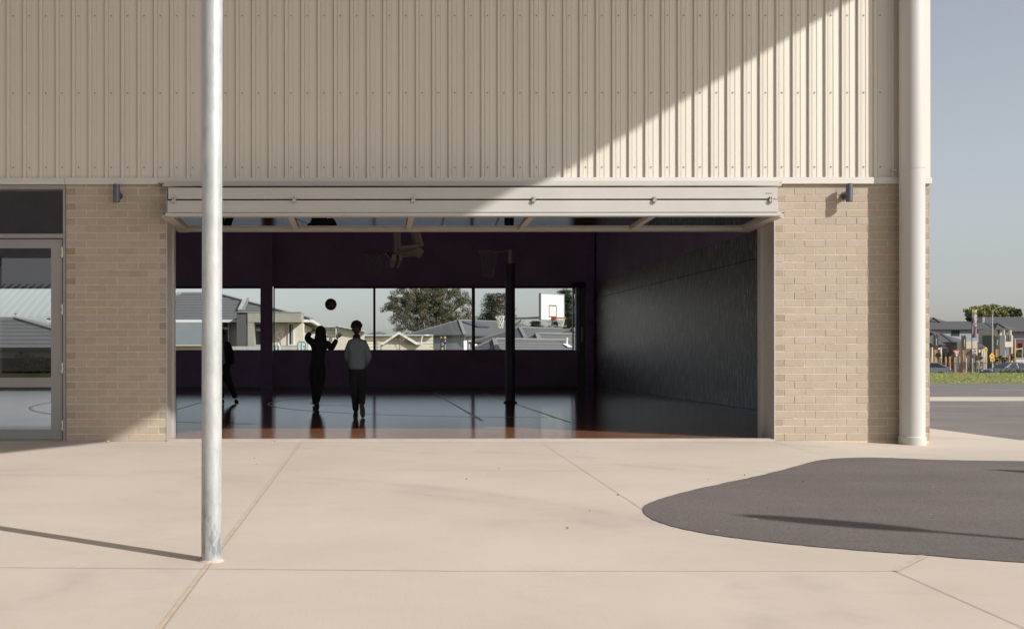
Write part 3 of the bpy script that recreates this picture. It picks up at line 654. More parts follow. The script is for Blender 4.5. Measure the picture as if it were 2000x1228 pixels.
def headmesh(bm,c,k=1.0,face=(0,1,0),ears=True):
    """a head looking along 'face' (horizontal): cranium, jaw, nose, brow, ears"""
    f=Vector(face).normalized(); s=Vector((f.y,-f.x,0)); c=Vector(c); nu,nv=28,20; vs=[];fs=[]
    for j in range(nv+1):
        th=math.pi*j/nv
        for i in range(nu):
            a=2*math.pi*i/nu; x=math.sin(th)*math.sin(a); y=math.sin(th)*math.cos(a); z=math.cos(th)   # y = forward
            px,py,pz=x*.073,y*.092,z*.112
            if z<0: px*=1-.30*(-z)**1.5; py*=1-.12*(-z)
            if z<-.2 and y<0: py*=1-.35*(-z-.2)
            if y>.8: 
                py+=.016*math.exp(-((x)/.14)**2-((z+.12)/.16)**2)*1.1        # nose
                py+=.006*math.exp(-((z-.18)/.10)**2)                          # brow
                py-=.006*math.exp(-((abs(x)-.36)/.14)**2-((z-.04)/.09)**2)    # eye sockets
                py+=.004*math.exp(-(x/.3)**2-((z+.48)/.08)**2)                # lips
            vs.append(c+(s*px+f*py+Vector((0,0,pz)))*k)
    for j in range(nv):
        for i in range(nu): fs.append([j*nu+i,j*nu+(i+1)%nu,(j+1)*nu+(i+1)%nu,(j+1)*nu+i])
    bm.add(vs,fs)
    if ears:
        for sg in (-1,1):
            e=c+(s*sg*.076-f*.006+Vector((0,0,-.012)))*k; b2=len(bm.v); bm.ell((0,0,0),.010*k,.017*k,.029*k,10,8)
            for i in range(b2,len(bm.v)):
                q=bm.v[i]; bm.v[i]=e+s*q.x+f*q.y+Vector((0,0,q.z))
def pm(V,Fs): b=MB(); b.add(V,Fs); return b
m_skinA=mat('skin_brown',(.07,.042,.03),.55,var=.06,scale=12); m_skinB=mat('skin_tan',(.34,.21,.15),.55,var=.06,scale=12)
m_hair=mat('black_hair',(.012,.011,.012),.7,var=.3,scale=60,bmp=.6,bscale=120)
m_navy=mat('dark_cloth',(.022,.020,.026),.85,var=.15,scale=14,bmp=1.0,bscale=16,stretch=(1,1,.5)); m_pants=mat('black_trousers',(.020,.018,.022),.85,var=.15,scale=14,bmp=1.0,bscale=16,stretch=(1,1,.5))
m_sweat=mat('grey_sweater',(.25,.31,.35),.9,var=.08,scale=9,bmp=1.0,bscale=14,stretch=(1,1,.55)); m_shoe=mat('dark_shoe',(.03,.028,.032),.6,var=.1); m_sole=mat('shoe_sole',(.09,.09,.095),.7,var=.1); m_tee=mat('white_tee',(.42,.45,.47),.9,var=.08,scale=9)
def shoe(par,heel,toe,k=1,up=(0,0,1),m=None):
    h,t=Vector(heel),Vector(toe); d=(t-h); n=Vector(up).normalized()
    V,Fs=skin([[(h+n*.03*k,(.034*k,.034*k)),(h+d*.35+n*.036*k,(.034*k,.038*k)),(h+d*.7+n*.026*k,(.039*k,.026*k)),(h+d*1.0+n*.02*k,(.030*k,.018*k))]],2)
    o=pm(V,Fs).obj('shoe',m or m_shoe,par,smooth=True)
    b=MB(); L=d.length; x=d.normalized(); y=n.cross(x).normalized(); pts=[]
    for i in range(20):
        a=2*math.pi*i/20; pts.append(h+d*.5+x*(L*.5+.03*k)*math.cos(a)+y*(.036*k+.006*k*math.cos(a))*math.sin(a)-n*.006*k)
    b.prism(pts,n*.014*k); b.obj('sole',m_sole,o)
    return o
# --- boy in the grey sweater (seen from behind, stepping)
D=16.43
def q(u,v,dy=0.0): p=P(u,v,D); p.y+=dy; return p
boy=thing('person','person seen from behind in a pale grey sweater and black trousers, walking','person',(q(696,815).x,CAMY+D,.02))
hd=q(696.3,642.2,.01)
b=MB(); headmesh(b,hd,.86,(-.05,1,0))
shL,shR=q(682.5,666),q(711.5,667); elL,elR=q(678.5,696,.04),q(721,698,.05); wrL,wrR=q(688,712,.20),q(711,714,.21)
pel=q(697.5,722,.0); hipL,hipR=q(691,725),q(705,725); knL,knR=q(692,762,.05),q(706.5,760,.03); anL,anR=q(695,802,.0),q(706.5,789,-.16)
chains=[[(pel,(.06,.055)),(q(697,705),(.065,.055)),(q(696.7,685),(.085,.065)),(q(696.5,671),(.06,.05)),(q(696.4,662),(.040,.042)),(q(696.4,650),(.040,.042))],
 [(0,3),(shL,(.034,.034)),(elL,(.030,.030)),(wrL,.021)],[(0,3),(shR,(.034,.034)),(elR,(.032,.032)),(wrR,.021)],
 [(0,0),(hipL,(.05,.055)),(knL,.042),(anL,.033),(q(694.5,811,.03),(.03,.026)),(q(694,812.5,.10),(.034,.018))],[(0,0),(hipR,(.05,.055)),(knR,.042),(anR,.033),(q(707,797,-.17),(.028,.03)),(q(707.5,806,-.10),(.032,.02))]]
V,Fs=skin(chains,2); b.add(V,Fs)
for w,th in ((wrL,(1,0,.4)),(wrR,(-1,0,.4))):
    V,Fs=skin(hand(w,(.1 if th[0]>0 else -.1,.9,.15),th,.9,.5),1); b.add(V,Fs)
b.obj('body',m_skinA,boy,smooth=True)
sw=[[(q(697.8,722),(.116,.100)),(q(697.8,718.5),(.120,.102)),(q(697.6,709),(.124,.103)),(q(697.3,690),(.122,.095)),(q(696.8,673),(.108,.08)),(q(696.5,664.5),(.080,.062)),(q(696.4,658.5),(.050,.052))],
 [(0,4),(q(684,670),(.056,.058)),(q(680.5,683,.02),(.062,.062)),(q(678.8,697,.05),(.058,.058)),(q(683,706,.13),.044),(wrL+Vector((0,-.02,0)),.034)],
 [(0,4),(q(710.5,671),(.056,.058)),(q(716,685,.02),(.060,.062)),(q(719.5,699,.05),(.055,.058)),(q(715.5,707,.13),.044),(wrR+Vector((0,-.02,0)),.034)]]
V,Fs=skin(sw,2); pm(V,Fs).obj('sweater',m_sweat,boy,smooth=True)
V,Fs=skin([[(q(696.4,661,.0),(.056,.058)),(q(696.4,656.5,.005),(.052,.054)),(q(696.4,652,.008),(.045,.048))]],2); pm(V,Fs).obj('collar',m_navy,boy,smooth=True)
pt=[[(q(693,704),(.058,.070)),(q(692,714),(.068,.082)),(q(691.5,728),(.073,.084)),(q(691.7,745,.02),(.066,.072)),(q(692,762,.05),(.055,.058)),(q(694,788,.01),(.045,.048)),(q(694.8,803,-.005),(.040,.042))],
 [(q(702,704),(.058,.070)),(q(703.3,714),(.068,.082)),(q(704,728),(.073,.084)),(q(705.5,745,.02),(.066,.072)),(q(706.5,760,.03),(.055,.058)),(q(706.8,779,-.09),(.046,.049)),(q(706.8,790,-.16),(.041,.043))]]
V,Fs=skin(pt,2); pm(V,Fs).obj('trousers',m_pants,boy,smooth=True)
shoe(boy,q(695,815.2,-.05)+Vector((0,0,.006)),q(693.5,815.2,.14)+Vector((0,0,.006)),1.0)
shoe(boy,q(707.2,794,-.22),q(708.6,811.5,-.13),1.02,(.0,.86,.5))
rd=random.Random(3)
b=MB(); b.ell(hd+Vector((0,-.008,.035)),.085,.092,.090,24,16,lambda d:1+.05*math.sin(d.x*17+d.z*11)*math.cos(d.y*15)+rd.uniform(-.025,.025)-(.25 if d.z<-.35 else 0))
for i in range(90):
    a=rd.uniform(0,6.28); t=rd.uniform(.0,1.75); d=Vector((math.sin(t)*math.cos(a),math.sin(t)*math.sin(a),math.cos(t)))
    if d.y>.5 and d.z<.3: continue
    b.ell(hd+Vector((0,-.008,.035))+Vector((d.x*.083,d.y*.09,d.z*.088)),.016,.016,.016,7,5)
b.obj('hair',m_hair,boy,smooth=True)
# --- girl in a head scarf throwing the ball
D=18.54
girl=thing('person','person in dark clothes and a head scarf with both arms raised under the ball','person',(q(618,801).x,CAMY+D,.02))
hd=q(626.3,650.5,.01); b=MB(); headmesh(b,hd,.9,(.1,1,0),False)
shL,shR=q(612,666),q(640,669); elL,elR=q(599.5,660,.06),q(647.5,680,.10); wrL,wrR=q(605.5,648,.10),q(657.6,662,.16)
pel=q(619,722)
chains=[[(pel,(.07,.06)),(q(620,702),(.07,.06)),(q(622.5,684),(.09,.07)),(q(625,669),(.06,.05)),(q(626,661),.042),(q(626.2,655),.04)],
 [(0,3),(shL,(.036,.036)),(elL,(.032,.032)),(wrL,.022)],[(0,3),(shR,(.036,.036)),(elR,(.032,.032)),(wrR,.022)],
 [(0,0),(q(614,728),(.055,.06)),(q(616,764,.05),.042),(q(615.5,789),.034)],[(0,0),(q(624,728),(.055,.06)),(q(621,763,.02),.042),(q(618.5,785,-.03),.034)]]
V,Fs=skin(chains,2); b.add(V,Fs)
V,Fs=skin(hand(wrL,(.75,.25,.45),(.5,.2,-.7),1.0,.9,(0,.2,-1)),1); b.add(V,Fs)
V,Fs=skin(hand(wrR,(.55,.15,.85),(-.8,.3,.4),1.0,.15,(-.5,.5,0)),1); b.add(V,Fs)
b.obj('body',m_skinB,girl,smooth=True)
tu=[[(q(619.0,722),(.165,.125)),(q(619.3,716),(.158,.122)),(q(620.2,703),(.140,.112)),(q(621.5,688),(.132,.10)),(q(623.5,675),(.130,.09)),(q(625,666),(.10,.075)),(q(626,660),(.06,.06))],
 [(0,4),(q(611.5,668),(.062,.06)),(q(604,664.5,.03),(.066,.062)),(elL,(.058,.056)),(q(602,653.5,.08),.045),(wrL,.033)],
 [(0,4),(q(640,671),(.060,.06)),(q(644,676.5,.05),(.062,.062)),(elR,(.054,.054)),(q(652.5,671,.13),.042),(wrR,.031)]]
V,Fs=skin(tu,2); pm(V,Fs).obj('tunic',m_navy,girl,smooth=True)
pt=[[(q(615,706),(.075,.085)),(q(614,720),(.090,.095)),(q(614,736),(.088,.09)),(q(615.2,752,.03),(.074,.076)),(q(616,766,.05),(.062,.064)),(q(616,780,.01),(.052,.054)),(q(615.5,792),(.047,.05))],[(q(623,706),(.075,.085)),(q(624.8,720),(.090,.095)),(q(624.6,736),(.086,.09)),(q(623,751,.02),(.072,.074)),(q(621.3,764,.02),(.060,.062)),(q(619.3,778,-.02),(.050,.052)),(q(618.5,788,-.03),(.046,.048))]]
V,Fs=skin(pt,2); pm(V,Fs).obj('trousers',m_pants,girl,smooth=True)
shoe(girl,q(614.8,800.5,-.04)+Vector((0,0,.006)),q(614.0,800.5,.15)+Vector((0,0,.006)),1.05); shoe(girl,q(618.8,789,-.10),q(619.6,799,.06),1.0,(0,.5,.86))
b=MB(); b.ell(hd+Vector((0,-.012,.012)),.096,.108,.125,24,16)
V,Fs=skin([[(hd+Vector((0,-.015,.02)),(.088,.095)),(hd+Vector((0,-.02,-.06)),(.092,.09)),(hd+Vector((0,-.025,-.13)),(.105,.085)),(q(625.2,668,-.02),(.135,.09))]],2); b.add(V,Fs)
b.obj('head_scarf',m_navy,girl,smooth=True)
# --- third person, half hidden behind the awning post
D=21.3
p3=thing('person','person in a dark jacket over a pale shirt, half hidden behind the steel post','person',(q(433,787).x,CAMY+D,.02))
hd=q(431.5,652,0); b=MB(); headmesh(b,hd,.93,(-.8,-.6,0))
shL,shR=q(418,670),q(446,671); 
chains=[[(q(433,722),(.065,.06)),(q(433,702),(.07,.06)),(q(432,686),(.10,.075)),(q(431.5,670),(.08,.06)),(q(431.3,664),.042),(q(431.3,657),.04)],
 [(0,3),(shL,.045),(q(412,694,-.03),.035),(q(416,712,-.12),.022)],[(0,3),(shR,.045),(q(453,694),.035),(q(455,714,-.05),.022)],
 [(0,0),(q(427,728),(.068,.07)),(q(431,756,-.05),.05),(q(434,778,0),.034)],[(0,0),(q(441,728),(.068,.07)),(q(450,752),.05),(q(459,776),.034)]]
V,Fs=skin(chains,2); b.add(V,Fs)
V,Fs=skin(hand(q(416,712,-.12),(-.2,-.4,-.9),(0,-1,0),.95,.3),1); b.add(V,Fs); V,Fs=skin(hand(q(455,714,-.05),(0,-.2,-1),(-.3,-1,0),.95,.3),1); b.add(V,Fs)
b.obj('body',m_skinB,p3,smooth=True)
V,Fs=skin([[(q(434,714),(.108,.09)),(q(434,706),(.11,.092)),(q(433,688),(.115,.09)),(q(432,672),(.09,.07)),(q(431.5,665),(.055,.055))]],2); pm(V,Fs).obj('shirt',m_tee,p3,smooth=True)
jk=[[(q(441.5,722,.03),(.10,.09)),(q(441,712,.03),(.098,.09)),(q(440.5,694,.02),(.105,.09)),(q(438,676,.02),(.105,.085)),(q(434,667,.02),(.06,.06))],[(0,3),(q(446,673),(.058,.058)),(q(452.5,694),(.052,.052)),(q(455,712,-.05),.036)]]
V,Fs=skin(jk,2); pm(V,Fs).obj('jacket',m_navy,p3,smooth=True)
pt=[[(q(429,704),(.065,.08)),(q(428,718),(.078,.088)),(q(428,735),(.075,.082)),(q(431,756,-.05),.058),(q(434,779),.046)],[(q(438,704),(.065,.08)),(q(440,718),(.078,.088)),(q(442,735),(.075,.082)),(q(450.5,752),.060),(q(455.5,765),.051),(q(459.5,778),.045)]]
V,Fs=skin(pt,2); pm(V,Fs).obj('trousers',m_pants,p3,smooth=True)
shoe(p3,q(435,787,.05)+Vector((0,0,.006)),q(434,787,-.14)+Vector((0,0,.006)),1.0); shoe(p3,q(460,787,.03)+Vector((0,0,.006)),q(464.5,787,-.12)+Vector((0,0,.006)),1.02)
b=MB(); b.ell(hd+Vector((.012,.012,.028)),.078,.084,.096,20,14); b.obj('hair',m_hair,p3,smooth=True)

# ------------------------------------------------------------------ outdoor court behind the hall
def outdoor_hoop():
    D=52.0; s=SC(D); c=P(1079,600,D); th=R(41); n=Vector((math.sin(th),-math.cos(th),0)); t=Vector((math.cos(th),math.sin(th),0)); zc=c.z; hw,hh=.9,.655
    o=thing('basketball_hoop','outdoor basketball hoop with a white backboard seen through the hall window','hoop',(P(998,692,D+.6).x,CAMY+D+.6,0))
    b=MB(); b.obox(c,t*hw,n*.018,Vector((0,0,hh))); b.obj('backboard',m_bboard,o)
    b=MB()
    for a,d,l in ((t*(hw-.01),Vector((0,0,1)),hh),(-t*(hw-.01),Vector((0,0,1)),hh)): b.obox(c+a-n*.04,t*.022,n*.065,d*l)
    for k in (-1,1): b.obox(c+Vector((0,0,k*(hh-.01)))-n*.04,t*hw,n*.065,Vector((0,0,.022)))
    b.obj('board_frame',m_grey,o)
    e=n*.0215; z0=-.50; b=MB(); fr=[]
    for (x,y) in ((-.30,z0),(.30,z0),(.30,z0+.6),(-.30,z0+.6),(-.25,z0+.05),(.25,z0+.05),(.25,z0+.55),(-.25,z0+.55)): fr.append(c+e+t*x+Vector((0,0,y)))
    b.add(fr,[[0,1,5,4],[1,2,6,5],[2,3,7,6],[3,0,4,7]])
    b.obj('board_marking',m_black,o)
    rz=P(1090,621.5,D).z; rc=c+n*.52; rc.z=rz
    b=MB(); b.ring(rc,.235,.022); b.obox(Vector((c.x,c.y,rz-.03))+n*.15,t*.11,n*.13,Vector((0,0,.07))); b.obj('rim',m_red,o)
    b=MB(); net(b,rc-Vector((0,0,.02)),.22,.11,.42,9,.011,5); b.obj('net',m_net,o)
    b=MB(); px=P(998,692,D+.6); b.cyl(px.x,px.y,-.05,2.72,.07,14); a=P(999,622,D+.4); b.bar(a,c-n*.15+Vector((0,0,-.52)),.10,.09); b.bar(P(1000,642,D+.4),P(1018,625,D+.3),.06,.06); b.bar(P(1014,622,D+.4),P(1053,620,D),.07,.08)
    b.obj('pole',m_grey,o)
outdoor_hoop()
D=46.0; s=SC(D); c=P(976.5,617.5,D)
o=thing('netball_post','outdoor netball post with a white net seen left of the dark pad','netball post',(P(993,692,D).x,CAMY+D,0))
b=MB(); b.cyl(P(993,692,D).x,CAMY+D,-.05,c.z,.045,12); b.obj('pole',m_grey,o)
b=MB(); b.ring(c,.19,.014); b.tube([c+Vector((.19,0,0)),Vector((P(993,692,D).x,CAMY+D,c.z))],.014,6); b.obj('rim',m_offw,o)
b=MB(); net(b,c-Vector((0,0,.01)),.185,.13,.52,8,.016,4); b.obj('net',m_net,o)

# ------------------------------------------------------------------ houses
m_tileA=tilemat('roof_tiles_grey',(.135,.135,.137),.15); m_tileB=tilemat('roof_tiles_dark',(.095,.095,.097),.15,k=.7); m_tileC=tilemat('roof_tiles_mid',(.115,.115,.115),.12,.10,k=.72); m_ridge=mat('ridge_tile',(.20,.197,.19),.8,var=.08); m_rdark=mat('ridge_tile_dark',(.06,.06,.065),.8)
m_cream=mat('cream_render',(.60,.535,.43),.85,var=.05,scale=2,bmp=.15); m_whitew=mat('white_render',(.70,.67,.62),.85,var=.03,scale=2); m_bluew=mat('shaded_render',(.23,.255,.27),.85,var=.05,scale=2); m_olive=mat('olive_render',(.30,.29,.235),.8,var=.05,scale=2); m_char=mat('charcoal_and_shade',(.085,.085,.082),.7,var=.08,scale=2)
m_gutter=mat('white_gutter',(.68,.65,.60),.5,var=.03); m_gdark=mat('dark_gutter',(.07,.075,.08),.5,var=.05); m_win=mat('window_glass_dark',(.05,.06,.065),.08,var=.2,scale=1.5); m_weather=boardmat('weatherboard',(.66,.60,.49),.25,.55); m_brownw=mat('brown_brick',(.15,.115,.095),.9,var=.12,scale=8); m_redw=mat('red_brick',(.16,.062,.045),.9,var=.15,scale=6)
m_timber=mat('bollard_timber',(.36,.21,.11),.8,var=.18,scale=5,stretch=(1,1,.2)); m_tan=mat('tan_render',(.50,.40,.30),.85,var=.05); m_solar=mat('solar_panel',(.045,.065,.11),.2,var=.1); m_bluegrey2=mat('blue_grey_and_shade',(.31,.34,.385),.85,var=.04,scale=1.5); m_dkwall=mat('grey_cladding_wall',(.17,.175,.185),.8,var=.06,scale=1.5)
def hiproof(b,L,W,ze,zr,ov=0.0,th=.12,h=None):
    """hip roof over 0..L x 0..W (local); tiles mat 0, ridge caps mat 1, gutter mat 2"""
    x0,x1,y0,y1=-ov,L+ov,-ov,W+ov; h=h or (min(x1-x0,y1-y0)/2)
    if (x1-x0)>=(y1-y0): r0=Vector((x0+h,(y0+y1)/2,zr)); r1=Vector((x1-h,(y0+y1)/2,zr))
    else: r0=Vector(((x0+x1)/2,y0+h,zr)); r1=Vector(((x0+x1)/2,y1-h,zr))
    A,B_,C_,D_=[Vector(p) for p in((x0,y0,ze),(x1,y0,ze),(x1,y1,ze),(x0,y1,ze))]
    b.mi=0
    if (x1-x0)>=(y1-y0):
        b.poly([A,B_,r1,r0]); b.poly([B_,C_,r1]); b.poly([C_,D_,r0,r1]); b.poly([D_,A,r0]); caps=[(A,r0),(D_,r0),(B_,r1),(C_,r1),(r0,r1)]
    else:
        b.poly([A,B_,r0]); b.poly([B_,C_,r1,r0]); b.poly([C_,D_,r1]); b.poly([D_,A,r0,r1]); caps=[(A,r0),(B_,r0),(C_,r1),(D_,r1),(r0,r1)]
    b.mi=1
    for p,q_ in caps:
        if (p-q_).length>.2: b.bar(p+Vector((0,0,.02)),q_+Vector((0,0,.02)),.24,.09)
    b.mi=2
    for p,q_ in ((A,B_),(B_,C_),(C_,D_),(D_,A)):
        d=(q_-p).normalized(); b.bar(p-d*.06-Vector((0,0,th/2+.005)),q_+d*.06-Vector((0,0,th/2+.005)),.11,th)
    b.mi=0; b.poly([p-Vector((0,0,th*.8)) for p in (D_,C_,B_,A)])
def win(par,b0,face,c0,c1,z0,z1,d,fm=None,gm=None,mull=0):
    """window on a wall of constant y (face='y') or x at coordinate d, facing the negative side"""
    b=MB(); e=.07
    def bxx(a0,a1,q0,q1,o0,o1):
        if face=='y': b.box(a0,a1,d+o0,d+o1,q0,q1)
        else: b.box(d+o0,d+o1,a0,a1,q0,q1)
    bxx(c0-e,c0,z0-e,z1+e,-.06,.02); bxx(c1,c1+e,z0-e,z1+e,-.06,.02); bxx(c0,c1,z1,z1+e,-.06,.02); bxx(c0,c1,z0-e,z0,-.06,.02)
    for i in range(mull):
        xm=c0+(c1-c0)*(i+1)/(mull+1); bxx(xm-.03,xm+.03,z0,z1,-.05,.02)
    w=b.obj('window',fm or m_gutter,par,local=True)
    b=MB(); 
    if face=='y': b.quad((c0,d-.012,z0),(c1,d-.012,z0),(c1,d-.012,z1),(c0,d-.012,z1))
    else: b.quad((d-.012,c0,z0),(d-.012,c1,z0),(d-.012,c1,z1),(d-.012,c0,z1))
    b.obj('pane',gm or m_win,w,local=True)
    return w
# A: single storey house filling the left windows
A=thing('house','single storey house with a long dark tiled hip roof and a flat olive porch','house',(-9,35,0))
x1=-2.48; D0,D1=47.0,57.0
b=MB(); b.box(x1-11.2,x1-.45,CAMY+D0+.5,CAMY+D1-.5,-.5,2.42); b.obj('wall',m_cream,A)
b=MB(); hiproof(b,11.7,D1-D0,2.56,4.0); b.xf(Matrix.Translation((x1-11.7,CAMY+D0,0))); rf=b.obj('roof',[m_tileA,m_ridge,m_gutter],A)
b=MB(); D=49.2
for i,(u0,u1) in enumerate(((464,486),)):
    pts=[P(476,587.5,50.2),P(487,587.5,50.2),P(476.5,611,48.2),P(464.5,611,48.2)]
    n=Vector((0,-.28,.95)); b.mi=0; b.prism([p+n*.06 for p in pts],n*.10)
    b.mi=1
    for k in range(10):
        t=(k+.5)/10; b.bar(pts[0].lerp(pts[3],t)+n*.175,pts[0].lerp(pts[3],t).lerp(pts[1].lerp(pts[2],t),.62)+n*.175,.06,.03)
b.obj('roof_vent',[m_grey,m_gutter],rf)
ya=CAMY+46.55
b=MB(); b.box(P(300,0,46.55).x,P(398,0,46.55).x,ya,ya+.9,-.5,2.42); b.obj('wall',m_bluew,A,label='wall section with the shade of the eave put into its blue grey colour')  # blue grey colour stands for the eave shade on this wall
D=45.2; s=SC(D); y=CAMY+D
def X_(u): return (u-CX)*D/F
def Z_(v): return CZ-(v-CY)*D/F
b=MB(); b.box(X_(462),X_(483.5),y+.05,y+2.2,-.5,Z_(611.5)); b.obj('porch_side',m_char,A)  # porch side in shade, the shade put into its charcoal colour
b=MB(); b.box(X_(483.5),X_(588),y,y+2.2,Z_(629),Z_(610)); b.box(X_(460),X_(588.5),y-.02,y+2.2,Z_(610),Z_(608.8)); b.box(X_(483.5),X_(496),y+.02,y+1.2,-.5,Z_(629)); b.box(X_(496),X_(520),y+.35,y+1.2,Z_(629)-.02,Z_(632)); b.box(X_(483.5),X_(590),y+.22,y+1.9,Z_(676),Z_(674)); b.obj('porch',m_olive,A)
b=MB(); b.box(X_(496),X_(528),y+.9,y+1.5,-.5,Z_(630)); b.box(X_(528),X_(590),y+.75,y+1.7,-.5,Z_(630)); b.obj('wall',m_cream,A)
def pxwin(par,u0,u1,v0,v1,D,fm=None,mull=0,bar=None,curtain=False):
    y=CAMY+D; x0,x1=(u0-CX)*D/F,(u1-CX)*D/F; z0,z1=CZ-(v1-CY)*D/F,CZ-(v0-CY)*D/F; e=.06; b=MB()
    b.box(x0-e,x0,y-.05,y+.02,z0-e,z1+e); b.box(x1,x1+e,y-.05,y+.02,z0-e,z1+e); b.box(x0,x1,y-.05,y+.02,z1,z1+e); b.box(x0,x1,y-.05,y+.02,z0-e,z0)
    for i in range(mull):
        xm=x0+(x1-x0)*(i+1)/(mull+1); b.box(xm-.03,xm+.03,y-.045,y+.02,z0,z1)
    if bar: zb=CZ-(bar-CY)*D/F; b.box(x0,x1,y-.045,y+.02,zb-.05,zb+.05)
    w=b.obj('window',fm or m_gutter,par); b=MB(); b.quad((x0,y-.012,z0),(x1,y-.012,z0),(x1,y-.012,z1),(x0,y-.012,z1)); b.obj('pane',m_win,w)
    if curtain:
        b=MB(); k=8
        for i in range(k): xa=x0+(x1-x0)*(.52+.40*i/k); b.box(xa,xa+(x1-x0)*.03,y-.035-.015*(i%2),y-.02,z0,z1)
        b.obj('curtain',m_whitew,w)
    return w
pxwin(A,497.5,521,631.5,672.5,45.2+.9,bar=644); pxwin(A,565,572.5,633,672.5,45.2+.75,m_gutter,curtain=True); pxwin(A,436,445.5,629,672,47.45,m_gutter,bar=641)
b=MB(); b.box(P(455,0,44.6).x,P(600,0,44.6).x,CAMY+44.3,CAMY+44.6,-.3,1-(676-CY)/SC(44.3)); b.obj('porch_plinth',mat('plinth',(.42,.42,.40),.9),A)
b=MB(); b.box(P(250,0,44).x,P(402,0,44).x,CAMY+43.7,CAMY+44,-.3,1-(673.5-CY)/SC(43.7)); b.box(P(250,0,43.6).x,P(402.5,0,43.6).x,CAMY+43.55,CAMY+44.05,1-(675-CY)/SC(43.55),1-(673.2-CY)/SC(43.55))
tag(b.obj('garden_wall',m_cream),'low cream garden wall along the foot of the left window','wall')
# neighbour seen through the glass door
Bn=thing('house','low house with a dark hipped tile roof seen through the glass entrance door','house',(-13,26,0))
D=36.0; ap=P(31,622,41.0); Z=1+14/SC(36.0)
b=MB(); hiproof(b,17,10,Z,ap.z,0); b.xf(Matrix.Translation((ap.x+5-17,CAMY+36.0,0))); rf=b.obj('roof',[m_tileA,m_ridge,m_gdark],Bn)
b=MB(); b.tube([ap,ap+Vector((0,0,.26))],.018,5); b.bar(ap+Vector((-.10,0,.18)),ap+Vector((.10,0,.21)),.02,.02); b.obj('roof_aerial',m_grey,rf)
b=MB(); b.box(ap.x-11.8,ap.x+4.8,CAMY+36.15,CAMY+45.8,Z-.36,Z-.14); b.obj('fascia',m_cream,Bn)
b=MB(); b.box(ap.x-11.6,ap.x+4.6,CAMY+36.5,CAMY+45.6,-.3,Z-.36); b.obj('wall',m_brownw,Bn)
# B: long cream weatherboard building with a smooth gable end
Wb=thing('community_building','long cream weatherboard building with a tall smooth end wall','building',(0,68,0))
D=80.0
def bxp(b,u0,u1,v0,v1,D,dep=4): 
    p,q_=P(u0,v0,D),P(u1,v1,D); b.box(p.x,q_.x,p.y,p.y+dep,p.z,q_.z)
b=MB(); bxp(b,690,846,655,720,80,5); b.obj('board_wall',m_weather,Wb); b=MB(); bxp(b,560,612,640.5,720,82,5); b.obj('board_wall',m_weather,Wb)
b=MB(); bxp(b,607,660.5,638.5,659,78,5); b.obj('board_wall',m_weather,Wb)
b=MB(); b.prism([P(659,637,77.8),P(686,643.2,77.8),P(712,647,77.8),P(712,720,77.8),P(607,720,77.8),P(607,659,77.8),P(659,659,77.8)],(0,4,0)); b.obj('end_wall',m_cream,Wb)
b=MB(); b.bar(P(659,636.4,77.6),P(716,647.5,77.6),.5,.10); b.bar(P(606,637.7,77.8),P(660,637.7,77.8),.4,.09); b.bar(P(690,654.6,79.8),P(846,654.6,79.8),.4,.09); b.obj('roof_edge',mat('pale_green_trim',(.40,.45,.42),.6),Wb)
m_tealp=mat('pale_teal_pipe',(.36,.44,.43),.6)
for u,v0,v1,D_,w_ in ((737,656,690,79.9,.05),(740.6,656,690,79.9,.05),(656.5,640,659,77.5,.10)):
    b=MB(); b.bar(P(u,v0,D_),P(u,v1,D_),w_,w_,(0,1,0)); b.obj('downpipe',m_tealp,Wb)
b=MB(); bxp(b,592.5,599.5,648,690,76,1); b.obj('doorway',m_char,Wb)
# E: white gable
Eh=thing('house','small cream house with a broad white gable and bargeboards','house',(4,53,0))
D=64.0
b=MB(); b.prism([P(745,672,D),P(779,650,D),P(820,672,D),P(820,700,D),P(745,700,D)],(0,5,0)); b.obj('wall',m_cream,Eh)
b=MB(); b.poly([P(752,670.5,D-.03),P(778.5,654,D-.03),P(806,670.5,D-.03)]); b.obj('gable_panel',m_weather,Eh)
b=MB(); 
b.prism([P(742,673,D-.5),P(779,647.5,D-.5),P(779,652.5,D-.5),P(748.5,673,D-.5)],(0,.12,0)); b.prism([P(779,647.5,D-.5),P(823,673,D-.5),P(813,673,D-.5),P(779,652.5,D-.5)],(0,.12,0)); b.obj('bargeboard',m_whitew,Eh)
b=MB(); b.poly([P(742,672.6,D-.4),P(779,647.3,D-.4),P(779,647.3,D-.4)+Vector((0,5,0)),P(742,672.6,D-.4)+Vector((0,5,0))]); b.poly([P(779,647.3,D-.4),P(823,672.6,D-.4),P(823,672.6,D-.4)+Vector((0,5,0)),P(779,647.3,D-.4)+Vector((0,5,0))]); b.poly([P(820,671.5,D+.2),P(856,690,D+.2),P(830,690,D+3.5),P(800,660,D+3.5)]); b.obj('roof',m_tileC,Eh)
b=MB(); b.bar(P(820,672.5,D-.1),P(848,687,D-.1),.12,.22); b.prism([P(745,672.5,D-.2),P(824,672.5,D-.2),P(850,686,D-.2),P(850,700,D-.2),P(745,700,D-.2)],(0,.15,0)); b.obj('front_wall',m_cream,Eh)
